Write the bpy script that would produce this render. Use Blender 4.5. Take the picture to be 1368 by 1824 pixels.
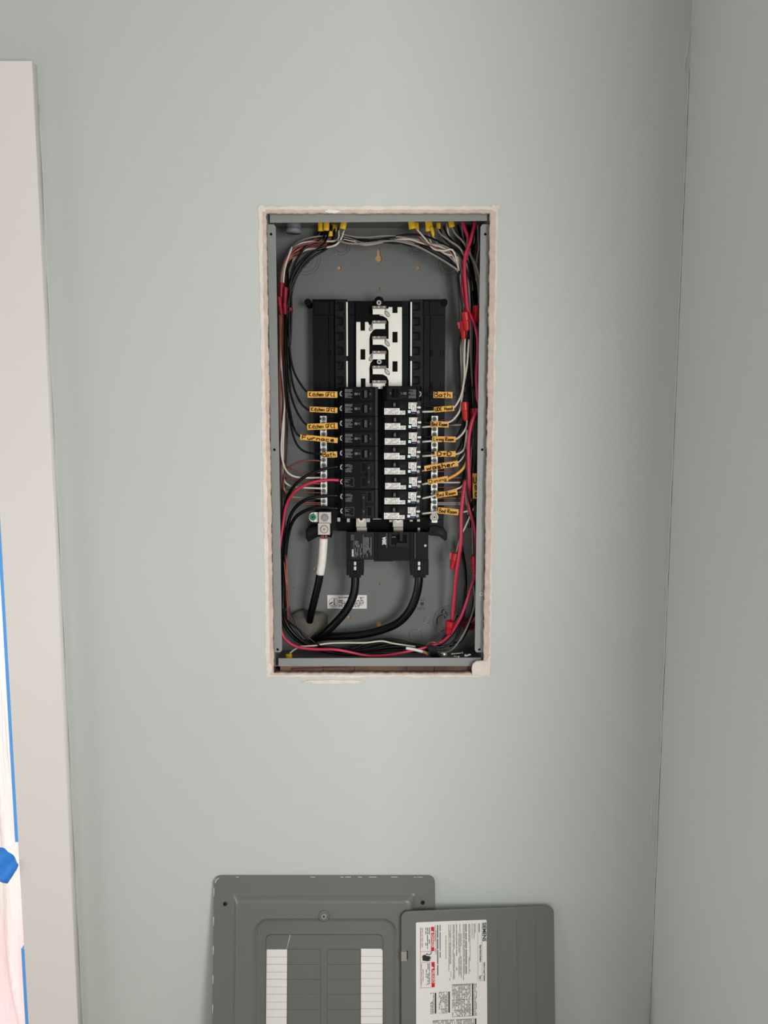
import bpy, bmesh, math, random
from mathutils import Vector, Matrix, Euler
random.seed(7)
S = bpy.context.scene
COL = S.collection
for o in list(bpy.data.objects): bpy.data.objects.remove(o)

# ------------------------------------------------------------------ camera
F = 1370.0; CAMH = 1.57; CAMD = 1.29; PITCH = math.radians(6.4)
cd = bpy.data.cameras.new('camera'); cam = bpy.data.objects.new('camera', cd); COL.objects.link(cam)
cd.sensor_fit = 'VERTICAL'; cd.sensor_height = 36; cd.lens = 36*F/1824
cam.location = (0, -CAMD, CAMH); cam.rotation_euler = (math.pi/2-PITCH, 0, 0)
S.camera = cam
cd.clip_start = 0.01
CAMP = Vector(cam.location)
def ray(px, py):
    u = (px-684)/F; v = (912-py)/F
    c, s = math.cos(PITCH), math.sin(PITCH)
    return Vector((u, c+v*s, -s+v*c))
def P(px, py, d=0.0):            # photo measurement -> point on the plane y = d of the place
    r = ray(px, py); return CAMP + r*((d+CAMD)/r.y)
def PX(px, py, d=0.0): return P(px, py, d).x
def PZ(py, d=0.0): return P(684, py, d).z

# ------------------------------------------------------------------ light, world, exposure
S.view_settings.view_transform = 'Standard'; S.view_settings.look = 'None'
S.view_settings.exposure = 0.16; S.view_settings.gamma = 1.0; S.view_settings.use_curve_mapping = False
w = bpy.data.worlds.new('world'); S.world = w; w.use_nodes = True
w.node_tree.nodes['Background'].inputs[0].default_value = (0.9, 0.95, 1, 1)
w.node_tree.nodes['Background'].inputs[1].default_value = 0.17
def area(name, loc, target, sx, sy, power, col=(1, 1, 1)):
    l = bpy.data.lights.new(name, 'AREA'); l.shape = 'RECTANGLE'; l.size = sx; l.size_y = sy
    l.energy = power; l.color = col
    o = bpy.data.objects.new(name, l); COL.objects.link(o); o.location = loc
    o.rotation_euler = (Vector(target)-Vector(loc)).to_track_quat('-Z', 'Y').to_euler()
    return o
area('window_light', (0.75, -1.7, 1.5), (-0.1, 0.0, 1.42), 0.5, 1.0, 20.5, (1, 0.99, 0.975))   # lit opening beyond the end of the right wall
area('front_fill_light', (0.0, -1.4, 1.1), (0, 0, 1.2), 0.5, 0.5, 2.4, (1, 0.99, 0.975))  # added frontal fill near the camera, no window stands here
area('right_wall_fill_light', (-2.0, -0.4, 0.9), (0.48, -0.4, 0.9), 0.4, 1.3, 9.5, (0.99, 0.99, 1))  # added out of view to brighten the right wall, no known window
area('left_fill_light', (-1.5, -1.6, 0.9), (0.48, -0.4, 0.9), 0.6, 0.8, 3.2, (0.99, 0.99, 1))  # added unseen fill from the left, aimed at the right wall
area('next_room_light', (-1.5, 1.6, 2.3), (-1.2, 1.4, 0.5), 1.2, 1.2, 72, (1, 0.98, 0.97))

# ------------------------------------------------------------------ materials
def srgb(r, g, b):
    f = lambda c: (c/255/12.92) if c/255 <= 0.04045 else ((c/255+0.055)/1.055)**2.4
    return (f(r), f(g), f(b), 1)
MATS = {}
def mat(name, rgb, rough=0.6, metal=0.0, var=0.08, scale=30, bump=0.0, bscale=200, spec=0.5):
    m = bpy.data.materials.new(name); m.use_nodes = True; nt = m.node_tree; b = nt.nodes['Principled BSDF']
    c = srgb(*rgb)
    tc = nt.nodes.new('ShaderNodeTexCoord'); n = nt.nodes.new('ShaderNodeTexNoise')
    n.inputs['Scale'].default_value = scale; n.inputs['Detail'].default_value = 4
    nt.links.new(tc.outputs['Object'], n.inputs['Vector'])
    r = nt.nodes.new('ShaderNodeValToRGB')
    r.color_ramp.elements[0].position = 0.3; r.color_ramp.elements[1].position = 0.7
    r.color_ramp.elements[0].color = tuple(max(0, x*(1-var)) for x in c[:3])+(1,)
    r.color_ramp.elements[1].color = tuple(min(1, x*(1+var)) for x in c[:3])+(1,)
    nt.links.new(n.outputs['Fac'], r.inputs[0]); nt.links.new(r.outputs[0], b.inputs['Base Color'])
    b.inputs['Roughness'].default_value = rough; b.inputs['Metallic'].default_value = metal
    b.inputs['Specular IOR Level'].default_value = spec
    if bump:
        n2 = nt.nodes.new('ShaderNodeTexNoise'); n2.inputs['Scale'].default_value = bscale
        nt.links.new(tc.outputs['Object'], n2.inputs['Vector'])
        bp = nt.nodes.new('ShaderNodeBump'); bp.inputs['Strength'].default_value = bump; bp.inputs['Distance'].default_value = 0.002
        nt.links.new(n2.outputs['Fac'], bp.inputs['Height']); nt.links.new(bp.outputs[0], b.inputs['Normal'])
    MATS[name] = m; return m
WALL = mat('wall_paint', (196, 201, 196), 0.42, var=0.012, scale=2.5, bump=0.18, bscale=90, spec=0.35)
def trowel(m):                   # faint stretched ridges of the skim coat
    nt = m.node_tree; b = nt.nodes['Principled BSDF']; tc = nt.nodes['Texture Coordinate']
    mp = nt.nodes.new('ShaderNodeMapping'); mp.inputs['Scale'].default_value = (9, 9, 2.2)
    n = nt.nodes.new('ShaderNodeTexNoise'); n.inputs['Scale'].default_value = 1.6; n.inputs['Detail'].default_value = 6
    nt.links.new(tc.outputs['Object'], mp.inputs[0]); nt.links.new(mp.outputs[0], n.inputs['Vector'])
    bp = nt.nodes.new('ShaderNodeBump'); bp.inputs['Strength'].default_value = 0.3; bp.inputs['Distance'].default_value = 0.004
    old = b.inputs['Normal'].links[0].from_socket
    nt.links.new(n.outputs['Fac'], bp.inputs['Height']); nt.links.new(old, bp.inputs['Normal']); nt.links.new(bp.outputs[0], b.inputs['Normal'])
trowel(WALL)
TRIM = mat('trim_paint', (234, 229, 224), 0.4, var=0.01, scale=3, bump=0.05, bscale=60)
PLASTER = mat('bare_plaster', (222, 212, 200), 0.9, var=0.07, scale=45, bump=0.7, bscale=130)
PLASTER2 = mat('drywall_core', (202, 184, 170), 0.95, var=0.12, scale=70, bump=0.6, bscale=200)
WOOD = mat('stud_wood', (122, 88, 66), 0.8, var=0.35, scale=25, bump=0.4)
FLOOR = mat('floor_wood', (150, 130, 110), 0.5, var=0.15, scale=6)
CEIL = mat('ceiling_paint', (225, 225, 222), 0.8, var=0.01)
BOX = mat('panel_gray_shaded', (106, 108, 107), 0.42, var=0.02, scale=12, spec=0.4)  # same gray paint as the flanges, darkened for the shade inside the box
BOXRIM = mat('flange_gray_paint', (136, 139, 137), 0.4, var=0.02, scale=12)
GROOVE = mat('knockout_groove', (66, 66, 65), 0.6)
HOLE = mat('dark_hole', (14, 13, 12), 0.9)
HOLEWOOD = mat('wood_behind_hole', (186, 140, 92), 0.8, var=0.2, scale=300)
COVER = mat('cover_gray_paint', (108, 110, 105), 0.36, var=0.02, scale=8, spec=0.45)
COVERIN = mat('deadfront_gray', (102, 105, 99), 0.45, var=0.02, scale=8)
LINE = mat('panel_seam', (62, 63, 60), 0.8)
BLACK = mat('black_plastic', (6, 6, 8), 0.36, var=0.05, spec=0.1)
NAVY = mat('blueblack_plastic', (9, 14, 18), 0.42, var=0.05, spec=0.12)
DBLACK = mat('deep_black', (3, 3, 4), 0.6, spec=0.1)
HANDLE = mat('handle_black', (16, 17, 19), 0.35, spec=0.14)
PRINTG = mat('grey_print', (120, 120, 118), 0.7, var=0.02)
PRINTW = mat('white_print', (232, 232, 228), 0.6, var=0.01)
PRINTK = mat('black_print', (38, 36, 36), 0.7, var=0.02)
PRINTM = mat('mid_print', (120, 116, 114), 0.7, var=0.02)
LABEL = mat('white_label', (228, 225, 220), 0.5, var=0.01)
REDP = mat('red_print', (196, 24, 40), 0.5, var=0.02)
PALEB = mat('pale_blue_square', (208, 236, 240), 0.4, var=0.02)
PURP = mat('violet_print', (150, 130, 190), 0.5, var=0.02)
TIN = mat('tin_plate', (226, 224, 214), 0.4, metal=0.25, var=0.03, scale=40)
TAB = mat('dull_tin_tab', (166, 160, 152), 0.42, metal=0.3, var=0.04, scale=60)
ALU = mat('aluminium', (178, 172, 163), 0.36, metal=0.5, var=0.05, scale=60)
SHINY = mat('zinc_screw', (225, 225, 222), 0.25, metal=0.8, var=0.05, scale=300)
GREEN = mat('green_screw', (0, 110, 80), 0.35, metal=0.3, var=0.2, scale=400)
YTAG = mat('yellow_tape', (226, 170, 70), 0.6, var=0.05, scale=60)
YJKT = mat('yellow_jacket', (222, 178, 28), 0.45, var=0.06, scale=60)
INK = mat('marker_ink', (48, 14, 8), 0.7, var=0.1)
RNUT2 = mat('dark_red_connector', (128, 8, 34), 0.45, var=0.06, scale=80)
RNUT = mat('red_connector', (170, 8, 20), 0.4, var=0.06, scale=80)
RPINK = mat('red_insulation', (182, 40, 70), 0.38, var=0.05)
WHT = mat('white_insulation', (206, 198, 184), 0.4, var=0.06)
GRY = mat('grey_insulation', (140, 133, 126), 0.45, var=0.08)
RAIL = mat('slot_rail_black', (20, 22, 24), 0.4, spec=0.15)
STEEL = mat('folded_tin', (124, 116, 108), 0.4, metal=0.5)
BLK = mat('black_insulation', (6, 6, 7), 0.27, var=0.1, spec=0.3)
COP = mat('bare_copper', (146, 84, 68), 0.38, metal=0.5, var=0.2, scale=100)
RUST = mat('reddish_brown_insulation', (110, 52, 48), 0.5, var=0.1)
WTAPE = mat('white_tape', (226, 222, 214), 0.55, var=0.04, scale=150, bump=0.3)
PUTTY = mat('duct_seal', (92, 88, 80), 0.9, var=0.15, scale=50, bump=0.7, bscale=120)
CONDUIT = mat('conduit_grey', (120, 124, 130), 0.5)
BLUETAPE = mat('blue_tape', (52, 142, 236), 0.6, var=0.08, scale=80, bump=0.5, bscale=90)
TAPELINE = mat('backlit_blue_tape', (96, 172, 245), 0.6, var=0.03)  # same blue tape, colour lightened to stand for backlight from the doorway
PINK = mat('pink_cloth', (222, 120, 130), 0.9, var=0.1)
SHEET = bpy.data.materials.new('plastic_sheeting'); SHEET.use_nodes = True
nt = SHEET.node_tree; nt.nodes.clear()
out = nt.nodes.new('ShaderNodeOutputMaterial'); tl = nt.nodes.new('ShaderNodeBsdfTranslucent'); gl = nt.nodes.new('ShaderNodeBsdfGlossy')
tr = nt.nodes.new('ShaderNodeBsdfTransparent'); m1 = nt.nodes.new('ShaderNodeMixShader'); m2 = nt.nodes.new('ShaderNodeMixShader')
tl.inputs[0].default_value = (0.95, 0.93, 0.92, 1); gl.inputs['Roughness'].default_value = 0.3; gl.inputs[0].default_value = (1, 1, 1, 1)
m1.inputs[0].default_value = 0.12; m2.inputs[0].default_value = 0.18
n = nt.nodes.new('ShaderNodeTexNoise'); n.inputs['Scale'].default_value = 14
bp = nt.nodes.new('ShaderNodeBump'); bp.inputs['Strength'].default_value = 0.5; bp.inputs['Distance'].default_value = 0.01
nt.links.new(n.outputs['Fac'], bp.inputs['Height']); nt.links.new(bp.outputs[0], gl.inputs['Normal']); nt.links.new(bp.outputs[0], tl.inputs['Normal'])
nt.links.new(tl.outputs[0], m1.inputs[1]); nt.links.new(gl.outputs[0], m1.inputs[2])
nt.links.new(m1.outputs[0], m2.inputs[1]); nt.links.new(tr.outputs[0], m2.inputs[2]); nt.links.new(m2.outputs[0], out.inputs[0])

# ------------------------------------------------------------------ helpers
def tag(o, label=None, cat=None, group=None, kind=None):
    if label: o['label'] = label
    if cat: o['category'] = cat
    if group: o['group'] = group
    if kind: o['kind'] = kind
    return o
def mobj(name, me, m, parent=None, smooth=False):
    me.materials.clear()
    for x in (m if isinstance(m, (list, tuple)) else [m]): me.materials.append(x)
    if smooth:
        for p in me.polygons: p.use_smooth = True
    o = bpy.data.objects.new(name, me); COL.objects.link(o)
    if parent:
        o.parent = parent
        o.matrix_parent_inverse = ROOTINV.get(parent.name, Matrix())
    return o
ROOTINV = {}
def empty(name, loc, label, cat, group=None, rot=(0, 0, 0), local=False):
    o = bpy.data.objects.new(name, None); COL.objects.link(o); o.location = loc; o.rotation_euler = rot
    o.empty_display_size = 0.01; tag(o, label, cat, group)
    if not local: ROOTINV[o.name] = (Matrix.Translation(Vector(loc)) @ Euler(rot).to_matrix().to_4x4()).inverted()
    return o
def bm_obj(name, bm, m, parent=None, smooth=False, bevel=0.0, segs=2):
    if bevel:
        es = [e for e in bm.edges if len(e.link_faces) == 2 and e.calc_face_angle(0) > 0.6]
        bmesh.ops.bevel(bm, geom=es, offset=bevel, segments=segs, profile=0.5, affect='EDGES', clamp_overlap=True)
    bmesh.ops.recalc_face_normals(bm, faces=bm.faces)
    me = bpy.data.meshes.new(name); bm.to_mesh(me); bm.free()
    return mobj(name, me, m, parent, smooth)
def add_box(bm, x0, x1, y0, y1, z0, z1):
    vs = [bm.verts.new((x, y, z)) for x in (x0, x1) for y in (y0, y1) for z in (z0, z1)]
    for f in ((0, 1, 3, 2), (4, 6, 7, 5), (0, 4, 5, 1), (2, 3, 7, 6), (0, 2, 6, 4), (1, 5, 7, 3)):
        bm.faces.new([vs[i] for i in f])
def box(name, x0, x1, y0, y1, z0, z1, m, parent=None, bevel=0.0):
    bm = bmesh.new(); add_box(bm, min(x0, x1), max(x0, x1), min(y0, y1), max(y0, y1), min(z0, z1), max(z0, z1))
    return bm_obj(name, bm, m, parent, bevel=bevel)
def prism(name, pts, axis, a, b, m, parent=None, bevel=0.0, smooth=False):   # polygon extruded along an axis
    bm = bmesh.new()
    def mk(p, t):
        return {'z': (p[0], p[1], t), 'y': (p[0], t, p[1]), 'x': (t, p[0], p[1])}[axis]
    A = [bm.verts.new(mk(p, a)) for p in pts]; B = [bm.verts.new(mk(p, b)) for p in pts]
    bm.faces.new(A); bm.faces.new(B)
    for i in range(len(pts)):
        j = (i+1) % len(pts); bm.faces.new((A[i], A[j], B[j], B[i]))
    return bm_obj(name, bm, m, parent, bevel=bevel, smooth=smooth)
def circ(cx, cz, r, n=20, rz=None, a0=0): return [(cx+r*math.cos(a0+2*math.pi*i/n), cz+(rz or r)*math.sin(a0+2*math.pi*i/n)) for i in range(n)]
def rrect(x0, z0, x1, z1, r, n=6):
    pts = []
    for cx, cz, a in ((x1-r, z1-r, 0), (x0+r, z1-r, 90), (x0+r, z0+r, 180), (x1-r, z0+r, 270)):
        for i in range(n+1):
            t = math.radians(a+90*i/n); pts.append((cx+r*math.cos(t), cz+r*math.sin(t)))
    return pts
def plate(name, loops, y0, y1, m, parent=None, bevel=0.0):      # flat sheet in the xz plane with holes (even-odd), y0 front, y1 back
    c = bpy.data.curves.new(name, 'CURVE'); c.dimensions = '2D'; c.fill_mode = 'BOTH'
    for L in loops:
        s = c.splines.new('POLY'); s.points.add(len(L)-1)
        for i, p in enumerate(L): s.points[i].co = (p[0], p[1], 0, 1)
        s.use_cyclic_u = True
    t = abs(y1-y0); c.extrude = max(t/2-bevel, 0)
    if bevel: c.bevel_depth = bevel; c.offset = -bevel; c.bevel_resolution = 1
    o = bpy.data.objects.new('tmp', c); COL.objects.link(o)
    me = bpy.data.meshes.new_from_object(o); bpy.data.objects.remove(o); bpy.data.curves.remove(c)
    ym = (y0+y1)/2
    for v in me.vertices: v.co = Vector((v.co.x, ym-v.co.z, v.co.y))
    bm = bmesh.new(); bm.from_mesh(me); bmesh.ops.remove_doubles(bm, verts=bm.verts, dist=1e-6)
    bmesh.ops.recalc_face_normals(bm, faces=bm.faces); bm.to_mesh(me); bm.free(); me.name = name
    return mobj(name, me, m, parent)
def disc(name, x, z, r, y0, y1, m, parent=None, n=20, bevel=0.0): return prism(name, circ(x, z, r, n), 'y', y0, y1, m, parent, bevel=bevel)
def ring(name, x, z, r0, r1, y0, y1, m, parent=None, n=32): return plate(name, [circ(x, z, r1, n), circ(x, z, r0, n)], y0, y1, m, parent)
def catmull(pts, k=6):
    o = []; n = len(pts); pts = [pts[0]*2-pts[1]]+list(pts)+[pts[-1]*2-pts[-2]]
    for i in range(1, n):
        p0, p1, p2, p3 = pts[i-1:i+3]
        for j in range(k):
            t = j/k; o.append(0.5*((2*p1)+(p2-p0)*t+(2*p0-5*p1+4*p2-p3)*t*t+(3*p1-p0-3*p2+p3)*t**3))
    o.append(pts[-2]); return o
def tube_bm(bm, path, r, n=8, cap=True):
    path = [Vector(p) for p in path]; rs = r if isinstance(r, list) else [r]*len(path)
    up = Vector((0.13, 1, 0.07)); rings = []
    for i, p in enumerate(path):
        t = (path[min(i+1, len(path)-1)]-path[max(i-1, 0)]).normalized()
        a = t.cross(up)
        if a.length < 1e-4: a = t.cross(Vector((1, 0, 0)))
        a.normalize(); b = a.cross(t).normalized()
        rings.append([bm.verts.new(p+(a*math.cos(2*math.pi*k/n)+b*math.sin(2*math.pi*k/n))*rs[i]) for k in range(n)])
    for q in range(len(rings)-1):
        for k in range(n):
            bm.faces.new((rings[q][k], rings[q][(k+1) % n], rings[q+1][(k+1) % n], rings[q+1][k]))
    if cap: bm.faces.new(rings[0]); bm.faces.new(rings[-1])
def tube(name, path, r, m, parent=None, n=8, k=6):
    bm = bmesh.new(); pts = catmull([Vector(p) for p in path], k) if k > 1 else path
    if isinstance(r, (list, tuple)):
        r = [r[min(int(i/k), len(r)-1)] + (r[min(int(i/k)+1, len(r)-1)]-r[min(int(i/k), len(r)-1)])*(i/k % 1) for i in range(len(pts))]
    tube_bm(bm, pts, r, n)
    return bm_obj(name, bm, m, parent, smooth=True)
def T(path): return [P(*p) for p in path]
def textmesh(name, body, size, loc, rotz, m, parent, font_off=0.0, xs=1.0, align='CENTER', ext=0.00005):
    # letters stand in the xz plane facing the room; rotz turns them in that plane, counter-clockwise
    c = bpy.data.curves.new(name, 'FONT'); c.body = body; c.size = size; c.align_x = align; c.align_y = 'CENTER'
    c.offset = font_off; c.extrude = ext; c.resolution_u = 2
    o = bpy.data.objects.new('tmp', c); COL.objects.link(o); me = bpy.data.meshes.new_from_object(o)
    bpy.data.objects.remove(o)
    ca, sa = math.cos(rotz), math.sin(rotz)
    for v in me.vertices:
        x, z = v.co.x*xs, v.co.y
        v.co = Vector((loc[0]+x*ca-z*sa, loc[1]-v.co.z, loc[2]+x*sa+z*ca))
    me.name = name
    return mobj(name, me, m, parent)
def micro(name, x0, x1, z0, z1, rows, y, m, parent, vertical=False, fill=0.62, dens=0.82, seed=0, ragged=0.25, dash=6.0, mesh_only=None):
    # rows of tiny printed dashes (print too small to read)
    rnd = random.Random(seed); bm = mesh_only or bmesh.new()
    A, B = ((z0, z1), (x0, x1)) if vertical else ((x0, x1), (z0, z1))
    pitch = (B[1]-B[0])/rows; L = A[1]-A[0]
    for r in range(rows):
        b0 = B[0]+r*pitch+pitch*(1-fill)/2; b1 = b0+pitch*fill
        end = L*(1-ragged*rnd.random()); a = 0
        while a < end:
            l = min(pitch*dash*(0.3+rnd.random()), end-a)
            if rnd.random() < dens:
                p = (A[1]-a-l, A[1]-a) if vertical else (A[0]+a, A[0]+a+l)
                if vertical: q = [(b0, p[0]), (b1, p[0]), (b1, p[1]), (b0, p[1])]
                else: q = [(p[0], b0), (p[1], b0), (p[1], b1), (p[0], b1)]
                bm.faces.new([bm.verts.new((u, y, v)) for u, v in q])
            a += l+pitch*0.45
    if mesh_only: return
    return bm_obj(name, bm, m, parent)
def quad(bm, x0, x1, z0, z1, y): bm.faces.new([bm.verts.new(p) for p in ((x0, y, z0), (x1, y, z0), (x1, y, z1), (x0, y, z1))])

# ------------------------------------------------------------------ setting
XR = PX(1195, 912)                          # right wall
CX1 = (PX(145, 1824, -0.0)+PX(68, 108, 0))/2  # casing outer edge on the wall
CX0 = PX(50, 1824, -0.018)                  # casing inner edge
ZTOP = P(30, 108, -0.018).z                 # casing top
HX0, HX1 = PX(473.5, 450), PX(874, 450)     # hole in the drywall
HZ0, HZ1 = PZ(1201), PZ(377)
OPEN = CX0-0.003
wall = plate('wall_back', [[(-3.1, 0), (OPEN-1.2, 0), (OPEN-1.2, ZTOP-0.10), (OPEN+0.02, ZTOP-0.10), (OPEN+0.02, 0), (3.0, 0), (3.0, 2.5), (-3.1, 2.5)],
                           [(HX0, HZ0), (HX1, HZ0), (HX1, HZ1), (HX0, HZ1)]], 0.0, 0.0127, WALL)
tag(wall, 'pale grey-green painted wall with a rough rectangular cut-out for the breaker panel', kind='structure')
wr = box('wall_right', XR, XR+0.1, -0.8, 0.0, 0, 2.5, WALL); tag(wr, 'pale grey-green side wall meeting the panel wall in a corner at the right', kind='structure')
# bead of filler running down the corner
rr = random.Random(3); pts = []
for i in range(90):
    z = 0.35+i*0.02; pts.append(Vector((XR-0.0006-0.0012*rr.random(), -0.0006-0.0012*rr.random(), z)))
tube('corner_caulk', pts, 0.0012, WALL, wr, n=6, k=2)
def ridge(x, z0, z1, r=0.0012, tilt=0.0, seed=1):
    rn = random.Random(seed); n = 12
    p = [Vector((x+tilt*(i/n)+0.0008*(rn.random()-.5), 0.0008, z0+(z1-z0)*i/n)) for i in range(n+1)]
    tube('trowel_ridge', p, [0.0003]+[r]*(n-1)+[0.0003], WALL, wall, n=6, k=3)
ridge(PX(1218, 120), PZ(130), PZ(20), 0.0016, 0.012, 2)
ridge(PX(1188, 1250), PZ(1420), PZ(1310), 0.0012, 0.002, 3)
ridge(PX(1158, 1480), PZ(1520), PZ(1410), 0.0012, 0.003, 4)
ridge(PX(1085, 1040), PZ(1110), PZ(1040), 0.0008, -0.006, 5)
ridge(PX(1098, 1040), PZ(1120), PZ(1035), 0.0007, -0.005, 6)
ridge(PX(1104, 330), PZ(350), PZ(310), 0.0009, 0.001, 7)
ridge(PX(350, 740), PZ(750), PZ(712), 0.0007, -0.03, 8)
ridge(PX(390, 770), PZ(790), PZ(740), 0.0006, -0.02, 9)
tag(box('wall_far_right', 2.9, 3.0, -5.2, 0.0, 0, 2.5, WALL), kind='structure')
fl = box('floor', -3.1, 3.0, -5.3, 3.2, -0.05, 0, FLOOR); tag(fl, kind='structure')
ce = box('ceiling', -3.1, 3.0, -5.3, 3.2, 2.5, 2.55, CEIL); tag(ce, kind='structure')
wn = box('wall_next_room', -3, XR+0.1, 3.1, 3.2, 0, 2.5, CEIL); tag(wn, kind='structure')
# cavity behind the drywall: studs and sheathing
WC = 0.11
st = box('wall_stud', HX0-0.035, HX0+0.0, 0.0135, WC, 0.3, 2.3, WOOD, wall)
st = box('wall_stud', HX1+0.0, HX1+0.035, 0.0135, WC, 0.3, 2.3, WOOD, wall)
box('wall_block', HX0, HX1, 0.018, WC, HZ0-0.045, HZ0-0.001, WOOD, wall)
LATH = mat('dusty_lath', (104, 78, 64), 0.9, var=0.4, scale=22, bump=0.5)
rn = random.Random(5); x = HX0+0.010
for l, hgt in ((.075, .011), (.055, .0085), (.09, .012), (.048, .0095), (.07, .011), (.02, .007)):   # rough offcuts of lath seen in the gap under the box
    n_ = int(l/.006); top = [(x+l*i/n_, HZ0+hgt+.0022*(rn.random()-.5)) for i in range(n_+1)]
    plate('lath_offcut', [[(x, HZ0-.0005)]+top+[(x+l, HZ0-.0005)]], .017+.004*rn.random(), .045, LATH, wall, bevel=.0008); x += l+.0006
tube('red_wire_scrap', [(HX0+.03, .016, HZ0+.004), (HX0+.08, .0155, HZ0+.006), (HX0+.14, .016, HZ0+.0085)], .001, RUST, wall, n=6)
box('sheathing_board', HX0-0.03, HX1+0.03, 0.1115, 0.125, HZ0-0.04, HZ1+0.02, HOLEWOOD, wall)
box('cavity_top', HX0, HX1, 0.0135, WC, HZ1+0.004, HZ1+0.03, WOOD, wall)
# ragged plaster rim
def rough_loop(x0, z0, x1, z1, a, step, seed, hold=()):
    rn = random.Random(seed); L = []
    def seg(p, q, nx, nz):
        n = max(3, int(math.dist(p, q)/step)); v = 0
        for i in range(n):
            t = i/n; v = v*0.35+a*(rn.random()-0.5)*1.1
            L.append((p[0]+(q[0]-p[0])*t+nx*v, p[1]+(q[1]-p[1])*t+nz*v))
    seg((x0, z0), (x1, z0), 0, 1); seg((x1, z0), (x1, z1), 1, 0); seg((x1, z1), (x0, z1), 0, 1); seg((x0, z1), (x0, z0), 1, 0)
    return L
LO, RO, TO, BO = PX(461, 450), PX(886, 450), PZ(367), PZ(1206)
rim = plate('plaster_rim', [rough_loop(LO, BO, RO, TO, 0.0020, 0.006, 11), rough_loop(HX0-0.0005, HZ0-0.0005, HX1+0.0005, HZ1-0.001, 0.0022, 0.006, 12)], -0.0012, 0.003, PLASTER, wall, bevel=0.0007)
rim2 = plate('drywall_core_edge', [rough_loop(HX0-0.0045, HZ0-0.0012, HX1+0.0075, HZ1+0.0025, 0.0016, 0.006, 15), rough_loop(HX0+0.0012, HZ0+0.001, HX1-0.0012, HZ1-0.0018, 0.0016, 0.005, 14)], -0.0016, 0.0125, PLASTER2, wall)
for cx, cy, wx, wz, sd in ((597, 1214, 60, 4, 3), (748, 1205, 25, 2.4, 8), (466, 372, 8, 6, 4), (882, 371, 9, 6, 5), (592, 377, 13, 3, 6), (480, 1190, 6, 12, 7)):
    c = P(cx, cy); rn = random.Random(sd); L = []
    for i in range(26):
        t = 2*math.pi*i/26; k = 0.75+0.4*rn.random(); L.append((c.x+wx/1060*k*math.cos(t), c.z+wz/1060*k*math.sin(t)))
    plate('plaster_smear', [L], -0.0022, 0.001, PLASTER if sd != 6 else TRIM, wall, bevel=0.0006)
for a, b, c_, d_, sd in ((477, 440, 3, 55, 1), (884, 470, 4, 60, 2), (481, 700, 2.5, 90, 3), (884, 640, 3, 50, 5)):
    pass
pc = [P(*q) for q in ((840, 1190), (842, 1182), (848, 1177), (866, 1176), (871, 1165), (874, 1166), (872, 1202), (862, 1203), (841, 1201))]
plate('plaster_chunk', [[(p.x, p.z) for p in pc]], -0.004, 0.002, PLASTER, wall, bevel=0.001)
# door casing (architrave) and opening
trim = plate('trim_1', [[(OPEN-1.3, ZTOP), (CX1, ZTOP), (CX1, 0), (CX0, 0), (CX0, ZTOP-0.09), (OPEN-1.3, ZTOP-0.09)]], -0.018, 0.0, TRIM, bevel=0.0012)
tag(trim, 'flat off-white door casing at the left edge, squared at its top corner', kind='structure')
bm = bmesh.new(); pts = [Vector((CX1+0.0008+0.0004*math.sin(i*1.3), -0.0004, 0.4+i*0.039)) for i in range(44)]
tube_bm(bm, pts, 0.0012, 6); bm_obj('trim_caulk', bm, WALL, trim, smooth=True)
jb = box('trim_2', OPEN, OPEN+0.02, 0.0002, 0.12, 0, ZTOP-0.10, TRIM); tag(jb, 'off-white door jamb behind the left casing', kind='structure')
box('wall_return', OPEN+0.021, OPEN+0.2, 0.0135, 0.12, 0, 2.3, CEIL, wall)
# plastic sheeting hung in the doorway
bm = bmesh.new(); NX, NZ = 300, 60; SX0, SX1 = OPEN-1.15, OPEN-0.0005; rn = random.Random(9)
grid = []
for i in range(NX+1):
    row = []
    for j in range(NZ+1):
        u = i/NX; x = SX0+(SX1-SX0)*u; z = 0.02+(ZTOP-0.14)*j/NZ
        d = min(1, (SX1-x)/0.012)
        y = 0.004+0.034*d*(0.5+0.35*math.sin(150*x+7*z+1.5*math.sin(3*z))+0.25*math.sin(87*x-11*z+2))
        row.append(bm.verts.new((x, y, z)))
    grid.append(row)
for i in range(NX):
    for j in range(NZ): bm.faces.new((grid[i][j], grid[i+1][j], grid[i+1][j+1], grid[i][j+1]))
sh = empty('plastic_sheeting', (OPEN-0.5, 0.01, 0.0), 'clear plastic dust sheet hung in the doorway left of the casing, held with blue tape', 'dust sheet')
bm_obj('sheet', bm, SHEET, sh, smooth=True)
for za_, zb_ in ((P(14, 1500, -.018).z, P(0, 860, -.018).z), (0.3, P(40, 1690, -.018).z)):
    tag(box('tape_strip', CX0-0.0050, CX0+0.004, -0.0178, -0.0004, za_, zb_, TAPELINE, sh), 'thin blue tape strip along the casing edge')
c = P(10, 1540, -0.02)
L = [P(*q, -0.0205) for q in ((-40, 1525), (-20, 1512), (0, 1510), (20, 1519), (33, 1540), (30, 1549), (14, 1573), (-10, 1568), (-40, 1560))]
bm = bmesh.new(); f = bm.faces.new([bm.verts.new(p) for p in L]); bmesh.ops.triangulate(bm, faces=[f])
bmesh.ops.subdivide_edges(bm, edges=bm.edges, cuts=5, use_grid_fill=True)
for v in bm.verts: v.co.y += 0.0035*math.sin(210*v.co.x)*math.sin(170*v.co.z+1)
ex = bmesh.ops.solidify(bm, geom=bm.faces[:], thickness=0.0006)
tag(bm_obj('tape_tab', bm, BLUETAPE, sh, smooth=True), 'crumpled wide blue tape tab')
pk = prism('folded_cloth', [(OPEN-0.6, 0), (OPEN-0.02, 0), (OPEN-0.05, 0.24), (OPEN-0.12, 0.29), (OPEN-0.55, 0.28)], 'y', 0.22, 0.6, PINK, bevel=0.03)
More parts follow.
